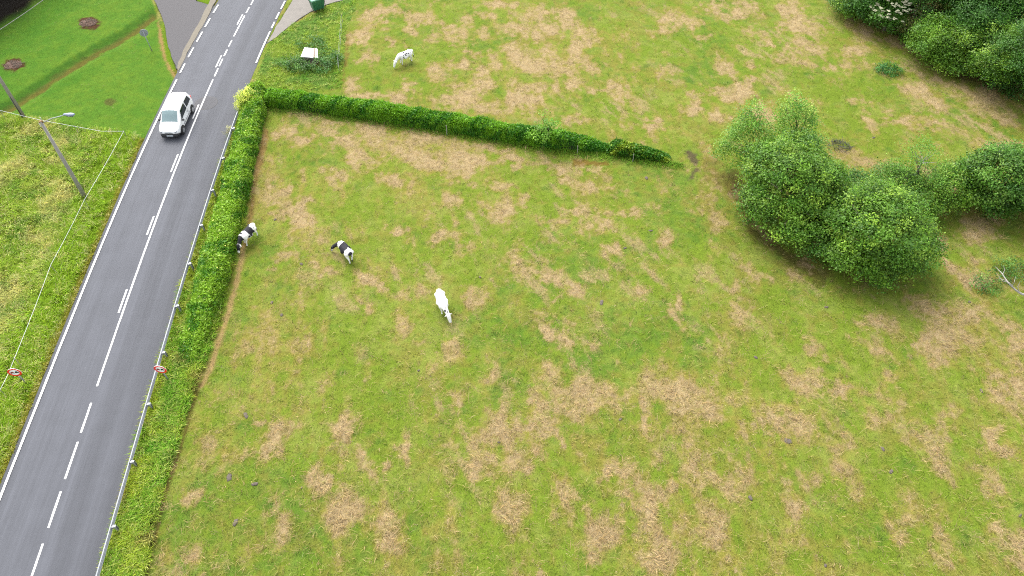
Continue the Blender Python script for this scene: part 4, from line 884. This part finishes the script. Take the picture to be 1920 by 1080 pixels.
# ------------------------------------------------------------------ traffic signs
def disc(mb, r, y, n=36, r0=0):
    if r0 == 0: mb.add([(r * math.cos(2 * math.pi * k / n), y, r * math.sin(2 * math.pi * k / n)) for k in range(n)], [tuple(range(n))])
    else:
        mb.add([(rr * math.cos(2 * math.pi * k / n), y, rr * math.sin(2 * math.pi * k / n)) for rr in (r, r0) for k in range(n)], [(k, (k + 1) % n, n + (k + 1) % n, n + k) for k in range(n)])
def round_sign(basepx, facepx, label, yaw):
    b = P(*basepx)
    zc = min(np.arange(1.2, 3.2, .05), key=lambda z: abs(P(*facepx, z).y - b.y)); f = P(*facepx, zc)
    print('sign', zc, (f - b))
    r = .40; t = empty('road_sign', b, yaw, label, 'road sign', 'round red rimmed road signs'); sx = 0
    Mi = Matrix.Rotation(-yaw, 4, 'Z'); fo = Mi @ Vector((f.x - b.x, f.y - b.y, 0)); tilt = Vector((fo.x, fo.y, zc))
    mb = MB(); mb.tube([(0, .06, -.2), tuple(tilt + Vector((0, .05, r * .6)))], .045, 8); mb.build('post', M_galv, t, True)
    def put(mb, name, mat): o = mb.build(name, mat, t); o.location = tilt; return o
    mb = MB(); n = 36
    for y in (-.012, .012): pass
    mb.add([(r * math.cos(2 * math.pi * k / n), y, r * math.sin(2 * math.pi * k / n)) for y in (-.012, .012) for k in range(n)], [tuple(range(n)), tuple(range(n, 2 * n))[::-1]] + [(k, (k + 1) % n, n + (k + 1) % n, n + k) for k in range(n)]); put(mb, 'plate', M_signw)
    mb = MB(); disc(mb, r + .005, -.017, 36, r * .70); put(mb, 'red_rim', M_red)
    for sx, mt in ((-.135, plain('pictogram_grey', (.30, .05, .05), .5)), (.135, M_black)):
        mb = MB(); car = [(-.11, -.07), (.11, -.07), (.115, .01), (.08, .03), (.055, .10), (-.055, .10), (-.08, .03), (-.115, .01)]
        mb.add([(sx + x, -.019, z) for x, z in car], [tuple(range(8))]); mb.add([(sx + x, -.019, z) for x, z in [(-.1, -.11), (-.06, -.11), (-.06, -.07), (-.1, -.07)]], [(0, 1, 2, 3)]); mb.add([(sx + x, -.019, z) for x, z in [(.1, -.11), (.06, -.11), (.06, -.07), (.1, -.07)]], [(0, 3, 2, 1)]); put(mb, 'car_symbol', mt)
    return t
round_sign((48.3, 719), (27.2, 698), 'round red rimmed no overtaking sign in the grass left of the road', R(8))
round_sign((316, 715), (300.5, 692.5), 'round red rimmed no overtaking sign behind the guard rail right of the road', R(-4))
b = P(285, 95); zc = min(np.arange(1.2, 4, .05), key=lambda z: abs(P(269.5, 62, z).y - b.y)); f = P(269.5, 62, zc)
t = empty('stop_sign', b, 0, 'grey back of an octagonal sign on a post on the lawn by the side road', 'road sign')
mb = MB(); mb.tube([(0, 0, -.2), (f.x - b.x, 0, zc + .25)], .04, 8); mb.build('post', M_galv, t, True)
mb = MB(); yw = R(25); n = 8; rr = .40
vv = [Vector((rr * math.cos(2 * math.pi * (k + .5) / n) * math.cos(yw), y + rr * math.cos(2 * math.pi * (k + .5) / n) * math.sin(yw), rr * math.sin(2 * math.pi * (k + .5) / n))) + Vector((f.x - b.x, 0.06, zc)) for y in (-.012, .012) for k in range(n)]
mb.add(vv, [tuple(range(n)), tuple(range(n, 2 * n))[::-1]] + [(k, (k + 1) % n, n + (k + 1) % n, n + k) for k in range(n)]); mb.build('plate', M_signback, t)
mb = MB(); mb.box(Vector((f.x - b.x, .0, zc + .14)), (.5, .03, .05), yw).box(Vector((f.x - b.x, .0, zc - .14)), (.5, .03, .05), yw); mb.build('bracket', M_galv, t)

# ------------------------------------------------------------------ green bin and hoop
a, b = P(589, 25), P(608, 19); ang = math.atan2((b - a).y, (b - a).x); wdt = 1.36
t = empty('waste_container', a + Vector((math.cos(ang) * wdt / 2 - math.sin(ang) * .5, math.sin(ang) * wdt / 2 + math.cos(ang) * .5, .03)), ang, 'green wheeled waste container with pale green lid on the paved pad', 'waste bin')
def frustum(mb, z0, z1, a0, b0, a1, b1, yo=0):
    v = [(sx * a0 / 2, sy * b0 / 2, z0) for sx, sy in ((-1, -1), (1, -1), (1, 1), (-1, 1))] + [(sx * a1 / 2, sy * b1 / 2 + yo, z1) for sx, sy in ((-1, -1), (1, -1), (1, 1), (-1, 1))]
    mb.add(v, [(3, 2, 1, 0), (4, 5, 6, 7), (0, 1, 5, 4), (1, 2, 6, 5), (2, 3, 7, 6), (3, 0, 4, 7)])
mb = MB(); frustum(mb, .16, 1.12, 1.15, .78, 1.36, 1.0); frustum(mb, 1.12, 1.2, 1.42, 1.06, 1.42, 1.06)
for x in (-.4, -.13, .13, .4): mb.box((x, -.47, .65), (.04, .05, .85))
mb.build('body', M_green, t)
mb = MB(); frustum(mb, 1.203, 1.30, 1.44, 1.08, 1.38, 1.02); frustum(mb, 1.30, 1.38, 1.36, .98, 1.1, .6, .1); mb.build('lid', M_greenlid, t)
for x in (-.45, .45):
    for y in (-.3, .3):
        mb = MB(); mb.tube([(x - .03, y, .09), (x + .03, y, .09)], .09, 12); mb.build('wheel', M_rubber, t)
for x in (-.74, .74):
    mb = MB(); mb.tube([(x * .95, -.3, 1.05), (x, -.3, 1.05), (x, .3, 1.05), (x * .95, .3, 1.05)], .018, 6); mb.build('handle', M_dark, t)
hp = P(611, 15); t = empty('metal_hoop', hp, ang, 'dark bent steel hoop beside the green waste container', 'hoop')
mb = MB(); mb.tube([(0, 0, -.1), (0, 0, .95), (-.05, .1, 1.1), (-.15, .3, 1.15), (-.25, .7, 1.1), (-.25, .8, .9), (-.25, .8, -.1)], .03, 8); mb.tube([(0, 0, .5), (-.25, .8, .5)], .02, 6); mb.build('bent_tube', M_dark, t, True)

# ------------------------------------------------------------------ white cover over a trough
zc = .55; q4 = [P(564, 107, zc), P(596.5, 109, zc), P(595, 92, zc), P(571, 90, zc)]; ctr = sum(q4, Vector()) / 4
t = empty('trough', (ctr.x, ctr.y, 0), 0, 'white sheet covered trough with a brown batten among the weeds', 'trough')
loc = [p - Vector((ctr.x, ctr.y, 0)) for p in q4]
def slab(name, l, z0, z1, mat, s=1.0):
    meshobj(name, [(p.x * s, p.y * s, z0) for p in l] + [(p.x * s, p.y * s, z1) for p in l], [(3, 2, 1, 0), (4, 5, 6, 7), (0, 1, 5, 4), (1, 2, 6, 5), (2, 3, 7, 6), (3, 0, 4, 7)], mat, t)
slab('sheet', loc, zc, zc + .05, M_white); slab('walls', loc, -.1, zc - .003, M_concrete, .9)
def lp(s): return loc[0].lerp(loc[1], s), loc[3].lerp(loc[2], s)
A, D = lp(.72); B2, C2 = lp(.83); slab('batten', [A * 1.02, B2 * 1.02, C2 * 1.02, D * 1.02], zc + .053, zc + .085, M_brown)

# ------------------------------------------------------------------ cow pats
pats = [(430, 895, .30), (478, 908, .24), (461, 779, .26), (441, 980, .26), (510, 568, .18), (528, 591, .18), (565, 495, .2), (516, 412, .16), (1128, 567, .28), (935, 829, .14), (1163, 787, .16), (1478, 827, .34), (1407, 934, .22), (1671, 884, .2), (1840, 733, .18), (1549, 576, .18), (1417, 670, .18), (1818, 566, .16), (1212, 334, .24), (566, 915, .1), (1638, 258, .18), (1912, 967, .16), (1655, 842, .2), (1548, 1060, .14), (785, 695, .12), (900, 520, .15), (1220, 433, .18), (1172, 465, .16)]
PATL = ['dark curved cow pat low in the left field, left one of a pair', 'dark cow pat low in the left field, right one of a pair', 'dark cow pat alone in green grass right of the bare strip by the hedge foot', 'dark cow pat nearest the bottom left of the field', 'dark upper cow pat of the small pair right of the cow by the hedge', 'dark lower cow pat of the small pair right of the cow by the hedge', 'dark cow pat left of the cow with the broad black saddle', 'dark cow pat just right of the cow grazing at the hedge', 'dark flat cow pat in the open middle right of the white cow', 'dark small cow pat inside the large straw patch at the bottom middle', 'dark cow pat on deep green grass between two large straw patches', 'dark widest cow pat, in the lower right of the field', 'dark cow pat at the right end of the long straw patch at the bottom', 'dark cow pat left of the big straw patches near the lower right corner', 'dark cow pat beside a straw patch below the fallen branch', 'dark cow pat below the shade of the rounded tree', 'dark cow pat on plain green grass well below the tree row', 'dark cow pat closest to the fallen branch', 'dark cow pat just below the ragged end of the hedge', 'dark tiny cow pat in the bright green spot at the bottom left', 'dark cow pat in the upper field right of the burnt brush pile', 'dark cow pat by the right border near the bottom', 'dark cow pat just above the cow pat left of the big lower right straw patches', 'dark cow pat at the very bottom right of the middle', 'dark tiny cow pat left of and below the white cow', 'dark cow pat right of and above the white cow', 'dark cow pat left of the muddy track under the hedge end', 'dark cow pat between the hedge end and the tree row, right of its neighbour']
for i, (x, y, r) in enumerate(pats):
    g = random.Random(i); n = 14; vs_ = [(0, 0, .03)]
    for ring_, (rr, z) in enumerate(((.5, .034), (.9, .022), (1.1, -.02))):
        for k in range(n): a = 2 * math.pi * k / n; q_ = .66 * r * rr * (1 + .3 * math.sin(2 * a + i) + .15 * math.sin(5 * a + 2 * i) + g.uniform(-.12, .12)); vs_.append((q_ * math.cos(a), q_ * .8 * math.sin(a), z + g.uniform(0, .015)))
    fs = [(0, 1 + k, 1 + (k + 1) % n) for k in range(n)] + [(1 + rr * n + k, 1 + (rr + 1) * n + k, 1 + (rr + 1) * n + (k + 1) % n, 1 + rr * n + (k + 1) % n) for rr in range(2) for k in range(n)]
    o = meshobj('cow_pat', vs_, fs, M_dung, None, True); p = P(x, y); p.z = float(zg(np.array(p.x), np.array(p.y))) + .018; o.location = p; o.rotation_euler = (0, 0, g.uniform(0, 6)); tag(o, PATL[i], 'cow pat', 'cow pats scattered over the fields')

# ------------------------------------------------------------------ cows
def cow(label, rump_px, head_px, pattern, neckyaw=0, headlow=1.0, stride=0, seed=0, group='cows grazing'):
    zr = 1.25; a = P(*rump_px, zr); hpz = .45; h = P(*head_px, hpz); v = h - a; v.z = 0; yaw = math.atan2(v.y, v.x)
    S = 1.0; Lc = 2.42 * math.cos(abs(neckyaw) * .5)
    S = max(.86, min(1.12, v.length / Lc)); print(label[:20], 'len', v.length, 'S', S)
    if neckyaw: yaw -= neckyaw * .35
    bm = bmesh.new()
    def ball(p, r, s=(1, 1, 1)):
        bmesh.ops.create_icosphere(bm, subdivisions=2, radius=r, matrix=Matrix.Translation(p) @ Matrix.Diagonal((*s, 1)))
    def chain(pts, sy=1.0):
        for (p, r), (q_, s) in zip(pts[:-1], pts[1:]):
            p = Vector(p); q_ = Vector(q_); n = max(2, int((q_ - p).length / (min(r, s) * .35)) + 1)
            for k in range(n + 1): f_ = k / n; ball(p.lerp(q_, f_), r + (s - r) * f_, (1, sy, 1))
    chain([((-.86, 0, 1.16), .19), ((-.70, 0, 1.11), .28), ((-.35, 0, 1.0), .36), ((0, 0, .95), .40), ((.35, 0, .97), .38), ((.62, 0, 1.06), .29)], .95)
    chain([((-.80, 0, 1.27), .09), ((0, 0, 1.24), .09), ((.55, 0, 1.29), .10)])
    for s in (-1, 1):
        ball((-.62, s * .22, 1.25), .09); ball((-.9, s * .12, 1.22), .07); ball((.02, s * .16, .86), .28)
    NY = neckyaw
    def nk(x, z, k): return (.62 + math.cos(NY * k) * x, math.sin(NY * k) * x, z)
    hl = headlow
    chain([(nk(.0, 1.1, 1), .27), (nk(.25, 1.02, .8), .22), (nk(.55, .82, 1), .17), (nk(.72, .68, 1), .15)], .85)
    chain([(nk(.74, .66, 1), .16), (nk(.84, .50, 1), .15), (nk(.93, .30, 1), .12), (nk(.98, .17, 1), .105)], .95)
    er = Vector(nk(.72, .74, 1)); dx = Vector((-math.sin(NY), math.cos(NY), 0))
    for s in (-1, 1):
        e = er + dx * s * .17 + Vector((0, 0, .02)); 
        for k in range(5): ball(e + dx * s * .022 * k - Vector((0, 0, .012 * k)), .05 - .004 * k, (1, 1, .7))
    for s in (-1, 1):
        st_ = stride * s
        chain([((.50, s * .20, .92), .15), ((.49, s * .19, .62), .095), ((.50 + st_ * .5, s * .17, .40), .065), ((.50 + st_ * .8, s * .17, .14), .048), ((.51 + st_ * .85, s * .17, .07), .058), ((.54 + st_ * .85, s * .17, .05), .058)])
        st_ = -stride * s
        chain([((-.66, s * .19, 1.02), .20), ((-.56 + st_ * .2, s * .21, .78), .145), ((-.74 + st_ * .5, s * .18, .50), .075), ((-.72 + st_ * .9, s * .17, .16), .050), ((-.70 + st_ * .95, s * .17, .07), .06), ((-.67 + st_ * .95, s * .17, .05), .06)])
    chain([((-.98, 0, 1.24), .05), ((-1.07, 0, 1.0), .035), ((-1.06, .02, .7), .028), ((-1.05, .02, .5), .05), ((-1.05, .02, .38), .05)])
    ball((-.42, 0, .62), .15, (1.1, .9, .8)); 
    me = bpy.data.meshes.new('tmp'); bm.to_mesh(me); bm.free(); ob = bpy.data.objects.new('tmp', me); C.objects.link(ob)
    rm = ob.modifiers.new('r', 'REMESH'); rm.mode = 'VOXEL'; rm.voxel_size = .024
    sm = ob.modifiers.new('s', 'SMOOTH'); sm.iterations = 6; sm.factor = .5
    dg = bpy.context.evaluated_depsgraph_get(); m2 = bpy.data.meshes.new_from_object(ob.evaluated_get(dg)); bpy.data.objects.remove(ob); bpy.data.meshes.remove(me)
    m2.name = 'cow_body'; n = len(m2.vertices); co = np.empty(n * 3, np.float32); m2.vertices.foreach_get('co', co); co = co.reshape(-1, 3).astype(float)
    col = np.tile(np.array([.66, .65, .63]), (n, 1)); nz = (fbm(co[:, 0] / .22 + seed * 9, co[:, 1] / .22 + co[:, 2] / .2, 700 + seed, 3) - .5)
    for (x, y, z, rx, ry, rz) in pattern:
        dd = np.sqrt(((co[:, 0] - x) / rx) ** 2 + ((co[:, 1] - y) / ry) ** 2 + ((co[:, 2] - z) / rz) ** 2) + nz * .7
        kk = sst(1.04, .96, dd); col = mixc(col, np.array([.016, .016, .020]), kk)
    if pattern and len(pattern[0]) == 6:
        pass
    hoof = sst(.085, .06, co[:, 2]); col = mixc(col, np.array([.06, .05, .045]), hoof)
    tl = sst(-1.0, -1.02, co[:, 0]) * sst(.62, .55, co[:, 2]); col = mixc(col, np.array([.03, .03, .03]) , tl)
    nose = Vector(nk(1.02, .12, 1)); dn = np.linalg.norm(co - np.array(nose), axis=1); col = mixc(col, np.array([.30, .22, .20]), sst(.09, .06, dn))
    for s in (-1, 1):
        ey = np.array(Vector(nk(.83, .55, 1)) + dx * s * .115); col = mixc(col, np.array([.02, .02, .02]), sst(.045, .03, np.linalg.norm(co - ey, axis=1)))
    at = m2.color_attributes.new('Col', 'FLOAT_COLOR', 'POINT'); c4 = np.ones((n, 4), np.float32); c4[:, :3] = col; at.data.foreach_set('color', c4.ravel())
    m2.materials.clear(); m2.materials.append(M_coat); m2.polygons.foreach_set('use_smooth', np.ones(len(m2.polygons), bool))
    o = bpy.data.objects.new('cow', m2); C.objects.link(o); o.scale = (S, S * 1.12, S); o.rotation_euler = (0, 0, yaw)
    rr = Matrix.Rotation(yaw, 3, 'Z') @ Vector((-.95 * S, 0, 0)); o.location = Vector((a.x - rr.x, a.y - rr.y, .03)); tag(o, label, 'cow', group)
    return o
sp = random.Random(3)
specks = [(sp.uniform(.25, .9), sp.uniform(-.28, .28), sp.uniform(.9, 1.35), .055, .045, .06) for _ in range(16)]
cow('black and white cow with a white rump grazing against the roadside hedge', (474, 417), (447, 466), [(-.18, .0, 1.1, .36, .6, .5), (.50, -.12, 1.25, .14, .18, .3), (.95, 0, .95, .34, .3, .45), (1.4, 0, .5, .24, .3, .42), (.2, .35, .9, .1, .12, .12), (-.6, -.3, 1.3, .25, .2, .12)], .15, seed=1, stride=.10)
cow('black and white cow with a broad black saddle grazing in the left of the field', (656, 473), (625, 464), [(.04, .0, 1.05, .52, .7, .62), (-.98, 0, 1.15, .16, .20, .25), (1.12, .2, .8, .38, .6, .6), (1.45, .7, .4, .25, .7, .3)], .75, seed=2, stride=.16)
cow('all white cow with a few black neck specks standing in the middle of the field', (822, 541), (842, 597), [(.25, .1, 1.33, .09, .04, .1), (.95, .06, 1.1, .06, .05, .2), (1.08, -.02, 1.0, .08, .06, .2), (1.2, .1, .9, .05, .04, .2)], .18, seed=3)
cow('white cow with small black speckles grazing in the far field above the hedge', (772, 91), (741, 119), [(.12, .0, 1.35, .14, .12, .09), (-.08, .25, 1.25, .09, .08, .07)] + [(sp.uniform(-.35, .4), sp.choice((-1, 1)) * sp.uniform(.2, .36), sp.uniform(.7, 1.25), .075, .16, .07) for _ in range(16)] + [(sp.uniform(.7, 1.2), sp.uniform(-.15, .15), sp.uniform(.7, 1.25), .08, .09, .08) for _ in range(9)], .25, seed=4)

# ------------------------------------------------------------------ car
def car():
    Y = yat(333, 218); pos = P(331, 222); off = off_of(332, 222)
    s = float(cslope(Y)); pos = rpt(pos.y - .62, off + .36, .045); yaw = math.atan2(-1, -s)      # drives towards the camera
    t = empty('parked_car', pos, yaw, 'white compact van style car driving down the left lane', 'car'); t.name = 'car'; t.scale = (1.12, 1.05, 1.06)
    # stations: x, bottom, top, half width low, half width top, belt height
    ST = [(-2.06, .50, 1.05, .70, .62, .80), (-2.00, .32, 1.45, .80, .60, .95), (-1.85, .26, 1.66, .85, .66, 1.02), (-1.3, .24, 1.77, .87, .69, 1.03), (-.6, .24, 1.81, .875, .70, 1.02), (.1, .24, 1.80, .875, .69, 1.00),
          (.55, .24, 1.73, .87, .67, .98), (.85, .24, 1.52, .87, .69, .97), (1.15, .24, 1.25, .865, .72, .96), (1.36, .24, 1.08, .86, .75, .94), (1.6, .25, 1.01, .84, .74, .88), (1.85, .36, .93, .82, .72, .80), (2.02, .50, .84, .74, .64, .72), (2.10, .56, .72, .62, .52, .66)]
    def ring(x, zb, zt, w0, w1, zbelt):
        zbelt = min(zbelt, zt - .04)
        h = [(0, zb), (w0 * .9, zb), (w0 * .985, zb + .12), (w0, (zb + zbelt) / 2), (w0 * .985, zbelt), (w0 + (w1 - w0) * .55, zbelt + (zt - zbelt) * .5), (w1, zt - min(.10, (zt - zbelt) * .3)), (w1 * .86, zt - .025), (w1 * .5, zt), (0, zt + .01)]
        return h + [(-a, b) for a, b in h[-2:0:-1]]
    vs_ = []; k = None
    for stn in ST:
        r_ = ring(*stn); k = len(r_); vs_ += [(stn[0], a, b) for a, b in r_]
    m = len(ST); fs = [(j * k + i, j * k + (i + 1) % k, (j + 1) * k + (i + 1) % k, (j + 1) * k + i) for j in range(m - 1) for i in range(k)] + [tuple(range(k))[::-1], tuple((m - 1) * k + i for i in range(k))]
    body = meshobj('body', vs_, fs, M_carw, t, True); sb = body.modifiers.new('s', 'SUBSURF'); sb.levels = 2; sb.render_levels = 2
    def at(x, c):
        xs = [q_[0] for q_ in ST]; return float(np.interp(x, xs, [q_[c] for q_ in ST]))
    def side(x, v, sgn, e=.012):                     # point on the glasshouse side: v 0 belt .. 1 roof edge
        zt, w0, w1, zb = at(x, 2), at(x, 3), at(x, 4), min(at(x, 5), at(x, 2) - .04)
        z = zb + (zt - zb) * v * .84; w_ = np.interp(v, [0, .6, 1], [w0 * .985, w0 + (w1 - w0) * .55, w1]) + e
        return (x, sgn * w_, z)
    def patch(name, quad, sgn, mat, n=6):
        g_ = []
        for i in range(n + 1):
            for j in range(n + 1):
                a, b = i / n, j / n; x = (quad[0][0] * (1 - a) + quad[1][0] * a) * (1 - b) + (quad[3][0] * (1 - a) + quad[2][0] * a) * b; v = (quad[0][1] * (1 - a) + quad[1][1] * a) * (1 - b) + (quad[3][1] * (1 - a) + quad[2][1] * a) * b
                g_.append(side(x, v, sgn))
        meshobj(name, g_, [(i * (n + 1) + j, (i + 1) * (n + 1) + j, (i + 1) * (n + 1) + j + 1, i * (n + 1) + j + 1) for i in range(n) for j in range(n)], mat, t, True)
    for sg in (-1, 1):
        patch('side_window', [(-1.65, .12), (-.62, .10), (-.62, .86), (-1.5, .86)], sg, M_glass)
        patch('side_window', [(-.50, .08), (.98, .06), (.42, .80), (-.50, .86)], sg, M_glass)
    # windscreen and rear window follow the body line
    def strip_(name, xs, f0, f1, e, mat):
        g_ = []
        for x in xs:
            for j in range(9):
                u = j / 8 * 2 - 1; fr = f0 if x == xs[0] else f1; w1 = at(x, 4) * .90
                g_.append((x, u * w1, at(x, 2) + e - .05 * abs(u) ** 3))
        n = 9; meshobj(name, g_, [(i * n + j, (i + 1) * n + j, (i + 1) * n + j + 1, i * n + j + 1) for i in range(len(xs) - 1) for j in range(n - 1)], mat, t, True)
    strip_('windscreen', [.60, .7, .8, .9, 1.0, 1.1, 1.2, 1.3], 0, 0, .028, M_wscreen)
    meshobj('rear_window', [(-2.05, -.55, 1.10), (-2.05, .55, 1.10), (-1.97, .52, 1.52), (-1.97, -.52, 1.52)], [(0, 1, 2, 3)], M_glass, t)
    mb = MB(); mb.box((2.02, 0, .37), (.26, 1.36, .30), bev=.06).box((1.88, .62, .36), (.3, .28, .24), bev=.05).box((1.88, -.62, .36), (.3, .28, .24), bev=.05); mb.build('bumper', M_black, t, True)
    mb = MB(); mb.box((2.085, 0, .66), (.06, .62, .09), bev=.01); mb.build('grille', plain('grille', (.16, .18, .20), .5), t)
    mb = MB(); mb.box((2.155, .05, .42), (.012, .52, .12)); mb.build('number_plate', M_plate, t)
    for sg in (-1, 1):
        mb = MB(); mb.box((1.98, sg * .56, .73), (.22, .26, .14), sg * -.5, bev=.04); mb.build('headlight', M_lamp, t, True)
        mb = MB(); mb.box((-2.03, sg * .70, .95), (.08, .12, .34), bev=.02); mb.build('tail_light', M_red, t)
        mb = MB(); mb.box((.92, sg * .98, 1.03), (.12, .20, .15), bev=.04); mb.tube([(.94, sg * .84, 1.0), (.92, sg * .92, 1.02)], .025, 6); mb.build('mirror', M_black, t, True)
        mb = MB(); mb.box((-.35, sg * .895, .86), (.16, .03, .03)); mb.build('door_handle', M_black, t)
        mb = MB(); mb.box((-.1, sg * .888, .55), (1.9, .012, .05)).box((-.56, sg * .890, .62), (.012, .012, .72)).box((.62, sg * .882, .60), (.012, .012, .66)); mb.build('trim', plain('panel_gap', (.30, .31, .32), .6), t)
        for x in (1.32, -1.28):
            mb = MB(); n = 20; ro2, ri = .40, .30
            mb.add([(x + rr * math.cos(math.pi * q_ / n), sg * (.885 + dy), .33 + rr * math.sin(math.pi * q_ / n)) for dy in (-.12, 0) for rr in (ro2,) for q_ in range(n + 1)] + [(x, sg * .885, .33)], [(n + 1 + q_, n + 2 + q_, 2 * n + 2) for q_ in range(n)] + [(q_, q_ + 1, n + 2 + q_, n + 1 + q_) for q_ in range(n)])
            mb.build('wheel_arch', M_black, t)
            wv = []; rt = .315
            mb = MB(); mb.tube([(x, sg * .74, .315), (x, sg * .765, .315), (x, sg * .90, .315), (x, sg * .92, .315)], [rt * .9, rt, rt, rt * .9], 24); wo = mb.build('wheel', M_rubber, t, False)
            mb = MB(); mb.tube([(x, sg * .90, .315), (x, sg * .926, .315), (x, sg * .932, .315)], [.20, .195, .15], 18); mb.build('rim', M_alloy, wo)
    return t
car()
